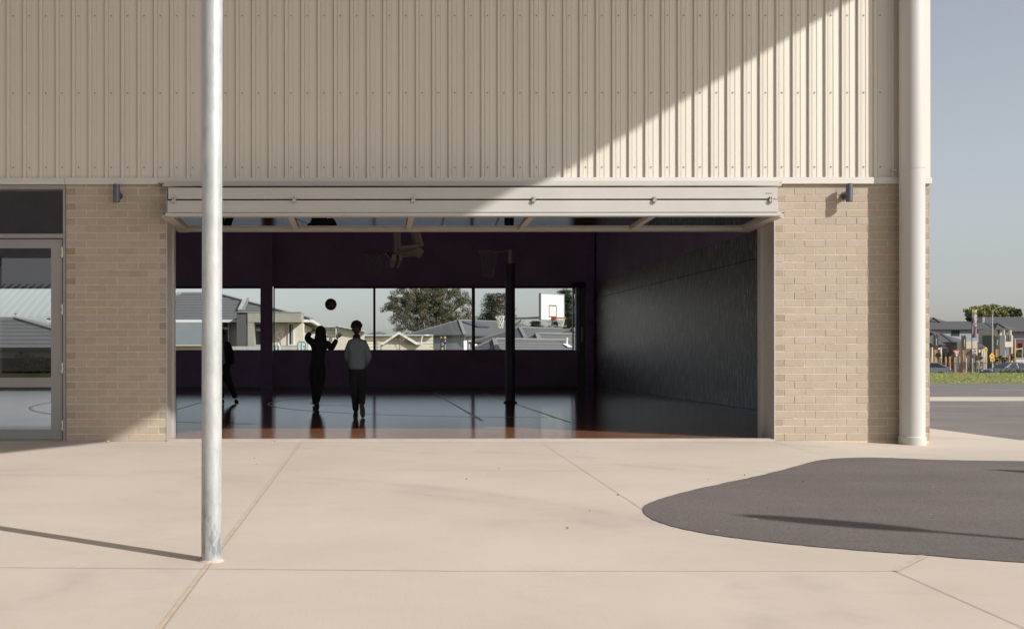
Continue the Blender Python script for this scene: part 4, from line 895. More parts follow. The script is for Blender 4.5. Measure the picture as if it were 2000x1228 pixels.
# rotated hip houses
def hiphouse(label,u,D,rot,L,W,ze,zr,tile,walls,ov=.5,zb=-3,gm=None,ridge=None):
    p=P(u,692,D); h=thing('house',label,'house',(p.x,p.y,0),rot)
    b=MB(); b.box(ov,L-ov,ov,W-ov,zb,ze-.1); b.obj('wall',walls,h,local=True)
    b=MB(); hiproof(b,L,W,ze,zr,0); b.obj('roof',[tile,ridge or m_ridge,gm or m_gdark],h,local=True); return h
C=hiphouse('two storey house with a grey hip roof and sunlit white walls beyond the window mullion',907.5,90,R(45),15,7.2,2.68,4.08,m_tileC,m_whitew)
b=MB(); b.box(.47,.5,.5,6.7,-3,2.6); b.obj('side_wall',m_bluegrey2,C,local=True)  # shaded face of the white walls, shade painted as a blue grey sheet
win(C,None,'y',1.25,1.75,.75,2.05,.5); win(C,None,'y',5.4,6.5,1.1,2.1,.5,None,None,1)
b=MB(); b.cyl(1.0,.42,-3,2.55,.05,8); b.obj('downpipe',m_grey,C,local=True)
b=MB(); n=Vector((0,-math.sin(R(21)),math.cos(R(21)))); 
t=lambda x,y: Vector((x,y,2.68+(y)*1.4/3.6))
b.prism([t(3.9,1.75)+n*.06,t(5.6,1.75)+n*.06,t(4.9,3.05)+n*.06,t(3.2,3.05)+n*.06],n*.08); rfC=[c for c in C.children if c.name.startswith('roof')][0]; b.obj('solar_panel',m_solar,rfC,local=True)
b=MB(); b.prism([P(842,671,87),P(893,669.5,86),P(907,684,84),P(842,690,84)],(0,.3,-.12)); b.obj('lower_roof',m_tileC,C)
Dh_=hiphouse('low house with a broad smooth grey hip roof under the outdoor hoop',1073,58.8,R(45),16,6.2,.45,2.25,m_tileC,m_brownw,zb=-2); rD=[c for c in Dh_.children if c.name.startswith('roof')][0]
b=MB(); p=P(1107,674,59.5); b.cyl(p.x,p.y,p.z-.3,P(1107,660,59.5).z,.055,10); b.cyl(p.x,p.y,P(1107,661.5,59.5).z,P(1107,659.5,59.5).z,.075,10); b.obj('vent_pipe',m_whitew,rD)
b=MB(); c=P(1108,674.5,59.3); b.obox(c,Vector((.16,.16,.0)),Vector((-.12,.12,.08)),Vector((0,0,.02))); b.obj('vent_flashing',m_gutter,rD)
Hm=hiphouse('low grey tiled roof rising behind the padded post',983,52,R(45),12,5.2,.2,1.81,m_tileA,m_brownw,zb=-2); bpy.data.objects[Hm.name]['label']='low house whose ribbed grey roof rises left of the padded netball post'
hiphouse('distant hip roof peeking above the smooth grey roof below the backboard',1030,84,R(45),12,6,2.0,3.25,m_tileC,m_cream,zb=-2)
hiphouse('grey roof end at the right edge of the window behind the hoop',1150,66,R(45),10,7,1.2,2.75,m_tileC,m_brownw,zb=-2)
# water pipes, small plants
pp=thing('water_pipes','pale teal water pipes standing up in an arch by the porch','pipes',(P(590,0,42).x,CAMY+42,0)); D=42.0
m_teal=mat('teal_pipe',(.38,.46,.44),.5)
for u0,u1,r in ((583,598,.055),(590,601,.045)):
    b=MB(); a,c=P(u0,700,D),P(u1,700,D); t0,t1=P(u0,671,D),P(u1,671,D); b.tube([a,t0,t0.lerp(t1,.2)+Vector((0,0,.09)),t0.lerp(t1,.8)+Vector((0,0,.09)),t1,c],r,8); b.obj('pipe',m_teal,pp)
b=MB(); b.tube([P(539,685,D),P(539,675,D),P(543,673,D),P(545,676,D),P(545,690,D)],.06,8)
b.obj('pipe',m_teal,pp)
def baretree(name,label,u,v,D,h,w,cat='tree',col=(.20,.16,.12),seed=1,group=None,r0=.012):
    rd=random.Random(seed); p=P(u,v,D); t=thing(name,label,cat,p,0,group); b=MB()
    def br(a,d,l,r,n):
        e=a+d*l; b.tube([a,a.lerp(e,.5)+Vector((rd.uniform(-.03,.03),0,0))*l,e],[r,r*.8,r*.55],4,False)
        if n:
            for k in range(rd.choice((2,3))):
                dd=(d+Vector((rd.uniform(-.65,.65)*w,rd.uniform(-.5,.5),rd.uniform(0,.25)))).normalized(); br(a.lerp(e,rd.uniform(.5,1)),dd,l*rd.uniform(.55,.8),r*.6,n-1)
    for k in range(3): br(p+Vector((0,0,0)),Vector((rd.uniform(-.35,.35)*w,0,1)).normalized(),h*.42,r0,4)
    b.obj('branches',mat('bare_twig_'+name,col,.9,var=.15),t); return t
baretree('bare_shrub','leafless pale shrub in front of the cream wall left of the girl',550,682,44.5,.95,1.2,'shrub',(.30,.24,.18),3,r0=.018)
baretree('bare_shrub','leafless shrub in front of the white gable house',779,690,60,1.25,1.5,'shrub',(.26,.2,.15),5,r0=.020)
# street lamp + pylon sign in the window
sl=thing('street_lamp','short pale street lamp with a curved neck in front of the shaded side of the white house','street lamp',P(823.5,692,76)); D=76
b=MB(); b.tube([P(823,700,D),P(823,663,D),P(824.5,658,D),P(828,655.5,D),P(833,655,D)],[.06,.055,.05,.045,.04],8); b.obj('pole',mat('lamp_pole_pale',(.55,.57,.56),.5),sl)
b=MB(); b.ell(P(832.5,655,D),.22,.12,.06,12,8); b.obj('lamp_head',m_whitew,sl,smooth=True)
def textobj(par,txt,size,M,m,name='lettering'):
    cu=bpy.data.curves.new(name,'FONT'); cu.body=txt; cu.size=size; cu.align_x='CENTER'; cu.align_y='CENTER'; cu.extrude=.004; cu.materials.append(m)
    tmp=bpy.data.objects.new('tmp_text',cu); COL.objects.link(tmp); me=bpy.data.meshes.new_from_object(tmp.evaluated_get(bpy.context.evaluated_depsgraph_get())); bpy.data.objects.remove(tmp); bpy.data.curves.remove(cu)
    me.materials.clear(); me.materials.append(m); o=bpy.data.objects.new(name,me); COL.objects.link(o); o.parent=par; o.matrix_local=WM[par.name].inverted()@M; WM[o.name]=M; return o
def face(c,right,up): 
    r,u=Vector(right).normalized(),Vector(up).normalized(); n=r.cross(u); m=Matrix((r,u,n)).transposed().to_4x4(); m.translation=Vector(c); return m
m_sblack=mat('sign_black',(.022,.024,.028),.5,var=.05); m_sletter=mat('sign_letter',(.72,.73,.73),.6)
def pylon(label,u0,u1,uw,vt,vb,vg,D,txt,tv,size,side='',split=None):
    p=P((u0+u1)/2,vg,D); t=thing('pylon_sign',label,'sign',p,0,'black pylon signs'); y=p.y; x0,x1,xw=P(u0,0,D).x,P(u1,0,D).x,P(uw,0,D).x
    zt,zb,zg=P(0,vt,D).z,P(0,vb,D).z,P(0,vg,D).z; dp=(xw-x1)*4.0
    b=MB(); b.box(x0-.02,x0+.10,y+.02,y+.3,zg,zt+.05); b.box(x0-.02,x1+.02,y+.04,y+.12,zg,zb); b.add([(x1,y,zg),(xw,y+.12,zg),(xw,y+.12,zt+.06),(x1,y,zt+.06),(x1,y+.4,zg),(xw,y+.4,zg),(xw,y+.4,zt+.06),(x1,y+.4,zt+.06)],[[0,1,2,3],[4,7,6,5],[3,2,6,7],[1,5,6,2],[0,3,7,4]]); b.obj('timber_frame',m_timber,t)
    b=MB(); b.box(x0+.0,x1+.01,y-.05,y+.02,zb,zt-.06); b.prism([(x1+.012,y-.05,zb),(xw+.005,y+.06,zb),(xw+.005,y+.06,zt-.09),(x1+.012,y-.05,zt-.09)],(0,.03,0)); pn=b.obj('panel',m_sblack,t)
    if txt: textobj(pn,txt,size,face(((x0+x1)/2,y-.056,P(0,tv,D).z),(0,0,-1),(1,0,0)),m_sletter)
    return t,pn,(x1,xw,y,zt,zb,dp)
t,pn,g=pylon('tall black pylon sign with large pale letters in front of the shaded side of the white house',861,867.8,871.6,658.8,716,722,70,'',663+24,.42)
x1_,xw_,y_,zt_,zb_,dp_=g
for ch,v in (('c',671.2),('a',679.6),('p',688)): textobj(pn,ch,.34,face((P(864.3,0,70).x,y_-.06,P(0,v,70).z),(-1,0,0),(0,0,1)),m_sletter)
for z0,z1,w in ((-.10,-.18,.07),(-.42,-.50,.05),(-.54,-.62,.06),(-.66,-.72,.05),(-.76,-.84,.05)):
    b=MB(); b.quad((x1_+.03,y_-.045,zt_-.1+z0),(xw_-.02,y_+.03,zt_-.1+z0),(xw_-.05,y_+.02,zt_-.1+z1),(x1_+.05,y_-.04,zt_-.1+z1)); b.obj('lettering',m_sletter,pn)

# ------------------------------------------------------------------ trees
def leafcloud(b,clumps,rd,size=(.1,.2),flat=0.0,droop=0.0):
    for (c,rx,ry,rz,n,tb) in clumps:
        for i in range(n):
            while True:
                d=Vector((rd.uniform(-1,1),rd.uniform(-1,1),rd.uniform(-1,1)))
                if d.length<=1: break
            d*=(.55+.45*rd.random())/max(d.length,.35) if rd.random()<.6 else 1
            p=c+Vector((d.x*rx,d.y*ry,d.z*rz)); s=rd.uniform(*size)
            a=rd.uniform(0,6.283); e=rd.uniform(-1,1)*(1-flat)*1.4-droop
            u=Vector((math.cos(a)*math.cos(e),math.sin(a)*math.cos(e),math.sin(e))); w=u.cross(Vector((rd.uniform(-1,1),rd.uniform(-1,1),rd.uniform(-1,1)+flat*3))).normalized()
            b.tint=cl(tb+rd.gauss(0,.14)); b.add([p-u*s,p+w*s*.42,p+u*s,p-w*s*.42],[[0,1,2,3]])
def limb(b,a,c,r0,r1,rd,k=5,wob=.12):
    a,c=Vector(a),Vector(c); L=(c-a).length; pts=[a.lerp(c,i/k)+(Vector((rd.uniform(-1,1),rd.uniform(-1,1),rd.uniform(-.5,.5)))*wob*L/k if 0<i<k else Vector()) for i in range(k+1)]
    b.tube(pts,[r0+(r1-r0)*i/k for i in range(k+1)],7,False); return pts
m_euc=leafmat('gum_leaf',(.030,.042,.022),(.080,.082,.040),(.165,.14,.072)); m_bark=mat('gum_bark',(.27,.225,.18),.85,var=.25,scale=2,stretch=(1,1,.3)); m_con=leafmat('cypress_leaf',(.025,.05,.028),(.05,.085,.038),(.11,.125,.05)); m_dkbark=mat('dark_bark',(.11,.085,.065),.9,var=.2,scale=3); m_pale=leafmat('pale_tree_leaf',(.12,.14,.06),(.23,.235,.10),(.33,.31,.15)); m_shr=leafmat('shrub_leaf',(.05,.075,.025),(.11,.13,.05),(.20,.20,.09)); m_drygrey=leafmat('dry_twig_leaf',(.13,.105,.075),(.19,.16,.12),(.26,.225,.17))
rd=random.Random(11); D=122.0
T=thing('gum_tree','large spreading gum tree with brown olive foliage behind the houses','tree',P(842,706,D))
blobs=[(838,612,34,46,1),(812,590,30,22,.55),(783,578,20,14,.5),(775,596,18,13,.55),(772,622,12,9,.35),(760,598,9,8,.4),(751,606,7,6,.3),(790,606,20,15,.6),(845,578,40,18,.6),(815,575,18,12,.5),(885,590,24,14,.6),(905,583,17,10,.65),(915,590,10,9,.6),(868,570,24,12,.5),(895,572,14,10,.6),(832,600,26,18,.6),(860,606,20,18,.55),(800,628,18,16,.3),(806,645,20,12,.2),(835,637,24,16,.45),(868,632,24,15,.4),(892,625,20,16,.55),(910,617,15,14,.6),(780,645,8,6,.25),(776,642,5,5,.3),(852,650,26,10,.3),(885,640,18,8,.35),(822,655,20,8,.25),(840,555,36,12,.5),(800,562,20,8,.5),(880,553,22,8,.55),(765,584,8,6,.4),(792,590,12,9,.5),(820,622,14,12,.5),(870,616,13,12,.5)]
cl_=[]
for (u,v,ru,rv,tb) in blobs:
    k=max(3,int(ru*rv/13))
    for i in range(k):
        a=rd.uniform(0,6.28); q_=math.sqrt(rd.random()); uu=u+ru*q_*math.cos(a)*.92; vv=v+rv*q_*math.sin(a)*.92; dy=rd.uniform(-1,1)*2.4
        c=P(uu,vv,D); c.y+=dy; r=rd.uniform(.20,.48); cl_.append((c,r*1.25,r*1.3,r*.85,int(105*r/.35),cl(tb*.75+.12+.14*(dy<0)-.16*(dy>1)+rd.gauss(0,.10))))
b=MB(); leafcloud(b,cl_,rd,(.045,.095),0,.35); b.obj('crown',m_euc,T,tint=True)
b=MB(); base=P(842,706,D)
for path in ([(842,706),(846,660),(850,640),(858,600),(862,560)],[(842,706),(826,660),(826,640),(830,610),(838,580)],[(845,672),(855,650),(868,628),(880,612),(905,590)],[(827,650),(812,632),(800,618),(790,610),(776,600)],[(850,650),(870,645),(885,630),(902,617)],[(828,630),(815,600),(806,585),(795,575)],[(858,605),(865,585),(872,570)],[(800,618),(785,622),(768,615)],[(880,655),(895,640),(907,625)]):
    pts=[P(u,v,D)+Vector((0,rd.uniform(-1.2,-.3),0)) for u,v in path]; b.tube(pts,[.22*(1-i/len(pts))+.05 for i in range(len(pts))],7,False)
for i in range(70):
    (u,v,ru,rv,tb)=rd.choice(blobs); a=rd.uniform(0,6.28); p=P(u+ru*.9*math.cos(a),v+rv*.9*math.sin(a),D)+Vector((0,rd.uniform(-1.8,.5),0)); q_=P(u*.6+842*.4,v*.7+640*.3,D)+Vector((0,rd.uniform(-1,1),0)); limb(b,p.lerp(q_,.45),p,.035,.012,rd,4,.25)
b.obj('trunk',m_bark,T)
def conifer(label,u0,u1,vt,vb,D,seed,apex=None,n=46,tb=.45,dry=None,bulge=.35):
    rd=random.Random(seed); uc=(u0+u1)/2; ap=apex or uc; t=thing('cypress_tree',label,'tree',P(uc,716,D),0,'dark cypress trees beyond the houses'); s=SC(D); cl_=[]
    for i in range(n*4):
        k=rd.random()**.8; v=vt+(vb-vt)*k; hw=(u1-u0)/2*(k**.62)*(1-.12*math.sin(k*19)); c0=ap+(uc-ap)*k
        a=rd.uniform(0,6.28); q_=rd.uniform(.45,1.0); uu=c0+hw*q_*math.cos(a); c=P(uu,v,D); dy=hw/s*q_*math.sin(a); c.y+=dy
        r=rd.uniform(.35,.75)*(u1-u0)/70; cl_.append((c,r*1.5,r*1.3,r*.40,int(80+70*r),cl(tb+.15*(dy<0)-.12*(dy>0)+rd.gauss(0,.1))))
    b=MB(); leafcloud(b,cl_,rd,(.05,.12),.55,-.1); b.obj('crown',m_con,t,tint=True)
    b=MB(); b.tube([P(uc,716,D),P(uc,vb,D),P(ap,vt+4,D)],[.3,.25,.05],8); 
    for i in range(16):
        k=rd.uniform(.2,1); v=vt+(vb-vt)*k; hw=(u1-u0)/2*(k**.62); sg=rd.choice((-1,1)); limb(b,P(ap+(uc-ap)*k,v+3,D),P(uc+sg*hw*.8,v-2,D)+Vector((0,rd.uniform(-1,1),0)),.06,.02,rd)
    b.obj('trunk',m_dkbark,t)
    if dry:
        cl2=[]
        for i in range(60):
            v=rd.uniform(dry[2],dry[3]); u=dry[0]+(dry[1]-dry[0])*rd.random(); c=P(u,v,D); c.y-=2.6+rd.random(); cl2.append((c,.25,.2,.35,16,rd.random()))
        b=MB(); leafcloud(b,cl2,rd,(.08,.2),0,-.5); b.obj('dry_branches',m_drygrey,t,tint=True)
    return t
conifer('dark green cypress left of the padded post with a greyish dry top',926,1016,576,662,112,21,968,60,.45,(958,980,580,625))
conifer('dark tall pine at the right end of the window behind the backboard',1078,1150,566,668,112,23,1105,52,.38)
conifer('low broad cypress behind the outdoor hoop',1004,1066,641,668,106,25,1030,40,.62)
conifer('wide dark cypress under the backboard of the outdoor hoop',1036,1112,642,672,109,27,1075,52,.42)
conifer('small pale tipped cypress poking up left of the backboard',1024,1066,629,662,118,29,1046,34,.58)
def bushtree(name,label,u,v,ru,rv,D,m,seed,n,size=(.2,.4),tb=.5,vg=None,cat='tree',r=(.5,1.0),nl=40,group=None):
    rd=random.Random(seed); t=thing(name,label,cat,P(u,vg or v+rv+4,D),0,group); cl_=[]; s=SC(D)
    for i in range(n):
        a=rd.uniform(0,6.28); q_=math.sqrt(rd.random()); c=P(u+ru*q_*math.cos(a),v+rv*q_*math.sin(a)*(1 if math.sin(a)<0 else .8),D); dy=rd.uniform(-1,1)*ru/s*.6; c.y+=dy; rr=rd.uniform(*r)*min(ru,rv*1.3)/s*.34
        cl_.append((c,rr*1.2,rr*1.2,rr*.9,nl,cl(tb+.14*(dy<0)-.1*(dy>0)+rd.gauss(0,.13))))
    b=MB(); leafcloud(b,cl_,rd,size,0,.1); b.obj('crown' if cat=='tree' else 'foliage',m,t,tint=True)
    b=MB(); g=P(u,vg or v+rv+4,D); b.tube([g,P(u,v+rv*.5,D),P(u+ru*.1,v-rv*.3,D)],[.02*ru/s*3+.02,.015*ru/s*3+.01,.01],6)
    for i in range(8): 
        a=rd.uniform(0,6.28); limb(b,P(u,v+rv*.5,D),P(u+ru*.8*math.cos(a),v+rv*.7*math.sin(a),D),.01*ru/s*2+.01,.008,rd,3)
    b.obj('trunk' if cat=='tree' else 'stems',m_dkbark,t); return t
bushtree('leafy_tree','pale green spreading tree above the dark roofs behind the banner',1934,611,42,13,230,m_pale,41,420,(.13,.30),.6,700,'tree',(.35,.75),46)
bushtree('leafy_tree','dark green tree above the roof at the right edge of the view',1984,614,11,9,225,m_con,42,110,(.13,.28),.7,700,'tree',(.4,.8),40)
bushtree('leafy_tree','small dark tree top just left of the purple banner',1895,624,5,5,235,m_con,43,30,(.2,.4),.5,700)
bushtree('leafy_shrub','dark leafy shrub standing outside the glazed back door',66,714,38,24,36.5,m_shr,44,70,(.04,.10),.25,740,'shrub')

# ------------------------------------------------------------------ street scene to the right
def gzx(D): return gz(60,CAMY+D)
RD=struct(sheet([20,60,200],[CAMY+84,CAMY+104],.012,'road',asphaltmat('road_asphalt',(.17,.16,.155)))); struct(sheet([20,60,200],[CAMY+112,CAMY+117],.014,'footpath',mat('footpath_concrete',(.52,.45,.37),.9,var=.06,scale=.6)))
# steel picket fence
D=77.0; fz0=gzx(D); sF=SC(D); ztop=1-(709.3-CY)/sF; fy=CAMY+D
fe=thing('picket_fence','black steel picket fence along the far edge of the lawn','fence',(P(1900,0,D).x,fy,fz0)); fxs=(P(1790,0,D).x-24,P(2030,0,D).x+14)
b=MB(); x=fxs[0]
while x<fxs[1]: b.box(x-.009,x+.009,fy-.009,fy+.009,fz0+.05,ztop-.02); x+=.118
b.box(fxs[0],fxs[1],fy-.02,fy+.02,ztop-.045,ztop); b.box(fxs[0],fxs[1],fy-.018,fy+.018,fz0+.12,fz0+.16); b.obj('picket_panel',m_black,fe)
for u in [1813+64.25*k for k in range(-10,9)]: 
    b=MB(); p=P(u,0,D); b.box(p.x-.035,p.x+.035,fy-.035,fy+.035,fz0-.1,ztop+.10); b.obj('post',m_black,fe)
# timber bollards
D=118.0; zb=gzx(D); proto=None
for i,(u,v) in enumerate(((1818.5,699),(1826,700),(1838.5,699.5),(1847,697.5),(1855,697),(1864.5,698),(1874,697),(1881.5,697),(1885,696.5),(1946,696.5),(1959,695.5),(1971,695.3),(1982.3,694.8))):
    p=P(u,v,D); h=p.z-zb; lab=['shortest timber bollard at the hall corner, left end of the row','timber bollard second from the hall corner','slim timber bollard just right of the first black pylon','timber bollard between the first pylon and the give way sign','timber bollard left of the give way sign pole','timber bollard right of the give way sign pole','timber bollard between the give way sign and second pylon','left one of two close timber bollards under the second pylon','right one of two close timber bollards under the second pylon','timber bollard left of the green bin','timber bollard right of the green bin','timber bollard second to the right of the green bin','timber bollard at the right end beside the low pale wall'][i]
    if proto is None:
        b=MB(); b.box(-.08,.08,-.08,.08,0,1.0); b.add([(-.08,-.08,1.0),(.08,-.08,1.0),(.08,.08,1.0),(-.08,.08,1.0),(-.06,-.06,1.05),(.06,-.06,1.05),(.06,.06,1.05),(-.06,.06,1.05)],[[0,1,5,4],[1,2,6,5],[2,3,7,6],[3,0,4,7],[4,5,6,7]]); o=b.obj('timber_bollard',m_timber); proto=o
    else: o=proto.copy(); COL.objects.link(o)
    w=1.0 if u not in (1838.5,1885,1874) else .75
    o.matrix_world=Matrix.Translation((p.x,p.y,zb))@Matrix.Diagonal((w,w,h/1.05,1)); o['label']=lab; o['category']='bollard'; o['group']='timber bollards along the street'
# white stakes / marker posts
D=100.0; zb=gzx(D); proto=None
for i,(u,v,w,lab) in enumerate(((1887,700,1.0,'thin pale stake right of the fence post in the middle'),(1899.2,700.5,1.1,'thin pale stake below the round speed sign'),(1911.3,704,1.0,'short pale stake in the bare shrub'),(1921,684,1.25,'tallest white post standing left of the diamond sign'))):
    p=P(u,v,D); h=p.z-zb
    if proto is None:
        b=MB(); b.tube([(0,0,0),(0,0,.97),(0,0,1)],[.05,.05,.03],10); proto=o=b.obj('marker_post',mat('pale_post',(.60,.56,.50),.7))
    else: o=proto.copy(); COL.objects.link(o)
    o.matrix_world=Matrix.Translation((p.x,p.y,zb))@Matrix.Diagonal((w,w,h,1)); o['label']=lab; o['category']='post'; o['group']='pale marker posts behind the fence'
# road signs
m_yel=mat('sign_yellow',(.72,.42,.05),.5,var=.04); m_sred=mat('sign_red',(.62,.07,.05),.5); m_swhite=mat('sign_white',(.72,.70,.67),.5); m_sgrey=mat('sign_back_grey',(.42,.42,.42),.5,metal=.2)
def signpost(label,u,vg,vt,D,r=.032,name='road_sign'):
    p=P(u,vg,D); z=gzx(D); t=thing(name,label,'sign',(p.x,p.y,z),0); b=MB(); b.cyl(p.x,p.y,z,P(u,vt,D).z,r,10); b.obj('pole',m_galv,t); return t
D=112.0
t=signpost('red and white triangular give way sign on a pale pole',1868,735,685,D)
def tri(v0,v1,hw,off,m,name,uc=1867.6):
    b=MB(); b.prism([P(uc-hw,v0,D)+Vector((0,off,0)),P(uc,v1,D)+Vector((0,off,0)),P(uc+hw,v0,D)+Vector((0,off,0))],(0,.008,0)); return b.obj(name,m,t)
tri(685.3,700.5,5.8,-.05,m_swhite,'sign_border'); tri(685.9,699.6,5.2,-.062,m_sred,'sign_plate'); pl=tri(687.6,696.4,3.2,-.074,m_swhite,'sign_center')
textobj(pl,'GIVE',.115,face(P(1867.6,689.3,D)+Vector((0,-.082,0)),(1,0,0),(0,0,1)),m_sblack); textobj(pl,'WAY',.105,face(P(1867.6,691.7,D)+Vector((0,-.082,0)),(1,0,0),(0,0,1)),m_sblack)
t=signpost('yellow diamond warning sign with dark curved arrows',1924.5,735,679.5,D); c=P(1924.5,684,D)
b=MB(); k=.26; c2=c+Vector((0,-.05,0)); b.prism([c2+Vector((-k,0,0)),c2+Vector((0,0,-k)),c2+Vector((k,0,0)),c2+Vector((0,0,k))],(0,.01,0)); pl=b.obj('sign_plate',m_yel,t)
b=MB(); 
for a0 in (90,210,330):
    pts=[c2+Vector((.11*math.cos(R(a)),-.012,.11*math.sin(R(a)))) for a in range(a0,a0+86,14)]; b.tube(pts,.020,5)
b.obj('symbol',m_sblack,pl)
t=signpost('yellow house shaped speed hump sign with a speed plate below',1938,735,692,D,.04); c=P(1936.6,699,D)+Vector((0,-.05,0)); e=D/F
def pv(u,v,o=-.05): return P(u,v,D)+Vector((0,o,0))
b=MB(); b.prism([pv(1931.6,696.2),pv(1936.2,689.6),pv(1942.2,694.8),pv(1941.2,698.5),pv(1933.2,699.2)],(0,.01,0)); pl=b.obj('sign_plate',m_yel,t)
b=MB(); b.prism([pv(1934,696.4,-.062),pv(1935.2,696.1,-.062),pv(1936.6,694.4,-.062),pv(1938.4,695.4,-.062),pv(1939.4,695.6,-.062),pv(1939.4,696.2,-.062)],(0,.008,0)); b.obj('symbol',m_sblack,pl)
b=MB(); b.prism([pv(1933,699.6),pv(1941.4,698.8),pv(1942.6,705.4),pv(1934,706.8)],(0,.01,0)); pl=b.obj('speed_plate',m_yel,t); textobj(pl,'20',.34,face(pv(1937.8,702.7,-.062),(1,0,.06),(-.06,0,1)),mat('sign_number',(.30,.17,.03),.6))
t=signpost('white square speed sign with a grey ring on a thin pole',1902.4,735,684,D); c=pv(1902.4,687.3)
b=MB(); b.box(c.x-.23,c.x+.23,c.y,c.y+.01,c.z-.235,c.z+.235); pl=b.obj('sign_plate',mat('sign_faded',(.50,.50,.50),.6),t)
b=MB(); b.ring(c+Vector((0,-.006,0)),.155,.030,24,6,(0,1,0)); b.obj('symbol',mat('sign_ring',(.22,.21,.24),.6),pl); textobj(pl,'40',.16,face(c+Vector((0,-.012,0)),(1,0,0),(0,0,1)),m_sblack)
# street name blade
D=116; z=gzx(D); p=P(1996.5,680,D); t=thing('street_sign','green and white street name blade on a pole at the right edge','sign',(p.x,p.y,z)); b=MB(); b.cyl(p.x,p.y,z,P(0,679,D).z,.035,8); b.obj('pole',m_galv,t)
b=MB(); a,c=P(1983,683,D),P(1997,681.4,D); b.bar(a,c,.04,.11); b.obj('name_blade',mat('sign_green',(.42,.50,.42),.5),t)
D=118; z=gzx(D); p=P(1982.5,664,D); t=thing('yellow_pole','pale yellow pole rising beside the dark red wall at the right edge','pole',(p.x,p.y,z)); b=MB(); b.tube([(p.x,p.y,z),p],[.05,.05],8); b.tube([p,p+Vector((0,0,.03))],[.05,.02],8); b.obj('pole',mat('pale_yellow',(.62,.56,.27),.6),t)
# pylon signs along the street
for (u0,u1,uw,vt,vb,D,txt,lab) in ((1825.6,1831.4,1833.2,653.5,682,124,'Avenue A','first black pylon sign on timber legs, nearest the hall corner'),(1880.6,1886,1887.6,656.4,683,124,'Avenue A','second black pylon sign on timber legs, beside the tan porch'),(1945,1950,1951.8,656.2,681.3,124,'Avenue','third black pylon sign with a green mark, in front of the grey porch wall')):
    t,pn,g=pylon(lab,u0,u1,uw,vt,vb,718,D,txt,(vt+vb)/2+.5,.20)
    if 'green' in lab:
        b=MB(); c=P(1947.6,668,D); c.y-=.06; b.prism([c+Vector((-.09,0,-.16)),c+Vector((.09,0,-.05)),c+Vector((.07,0,.14)),c+Vector((-.05,0,.03))],(0,-.012,0)); b.obj('leaf_mark',mat('leaf_green',(.12,.30,.08),.6),pn)
# flag banner
D=126.0; z=gzx(D); p=P(1898.3,598.5,D)
fb=thing('flag_banner','tall dark pole with a narrow purple banner above the houses','banner',(p.x,p.y,z)); b=MB(); b.tube([(p.x,p.y,z),p],[.055,.045],10); b.obj('pole',m_gdark,fb)
b=MB(); rows=22; lx=P(1899,0,D).x; 
def bn(k,j):
    v=605.6+(660-605.6)*k/rows; wv=math.sin(k*.55)*.10; x=lx+(P(1908.8-1.6*(k>14)*(k-14)/8,0,D).x-lx)*j/6; return Vector((x,p.y+.10*math.sin(j*1.1+k*.38)*(.3+.7*k/rows)+wv,P(0,v+(j*.12 if k==rows else 0)+.35*j*(k==0)*-.2,D).z))
b.mi=0
for k in range(rows):
    b.mi=1 if k<2 else 0
    for j in range(6): b.quad(bn(k,j),bn(k,j+1),bn(k+1,j+1),bn(k+1,j))
cloth=b.obj('banner_cloth',[mat('banner_purple',(.20,.125,.155),.7,var=.1,scale=1.5),mat('banner_lime',(.52,.55,.14),.7)],fb,smooth=True)
textobj(cloth,'ELISVOL',.40,face(P(1903.2,628,D)+Vector((0,-.28,0)),(0,0,-1),(1,0,0)),m_sletter)
# tall street lamp
D=138; z=gzx(D); p=P(1938.3,616,D); sl=thing('street_lamp','tall pale street lamp with a long curved arm above the roofs','street lamp',(p.x,p.y,z)); b=MB(); b.tube([(p.x,p.y,z),P(1938.5,690,D),p],[.10,.09,.065],10); b.obj('pole',m_galv,sl)
b=MB(); b.tube([p,P(1939.3,610,D),P(1943,605,D),P(1950,600.8,D),P(1960,599,D)],[.05,.045,.04,.04,.035],8); b.obj('arm',m_grey,sl); b=MB(); b.ell(P(1963.5,598.6,D),.30,.12,.055,12,8); b.obj('lamp_head',m_grey,sl,smooth=True)
# green bin
D=114; z=gzx(D); p=P(1952,714,D); wb=thing('wheelie_bin','green wheelie bin left standing on the verge by the path','bin',(p.x,p.y,z)); b=MB(); b.add([(p.x-.2,p.y-.25,z+.08),(p.x+.2,p.y-.25,z+.08),(p.x+.2,p.y+.22,z+.08),(p.x-.2,p.y+.22,z+.08),(p.x-.27,p.y-.33,z+.98),(p.x+.27,p.y-.33,z+.98),(p.x+.27,p.y+.33,z+.98),(p.x-.27,p.y+.33,z+.98)],[[0,3,2,1],[0,1,5,4],[1,2,6,5],[2,3,7,6],[3,0,4,7],[4,5,6,7]]); m_bin=mat('bin_green',(.035,.10,.035),.5); b.obj('body',m_bin,wb)
b=MB(); b.box(p.x-.29,p.x+.29,p.y-.36,p.y+.35,z+.985,z+1.04); b.box(p.x-.22,p.x+.22,p.y+.36,p.y+.44,z+.93,z+.98); b.obj('lid',m_bin,wb)
for sx in (-1,1): b=MB(); b.tube([(p.x+sx*.24,p.y+.24,z+.1),(p.x+sx*.29,p.y+.24,z+.1)],.10,12); b.obj('wheel',m_black,wb)
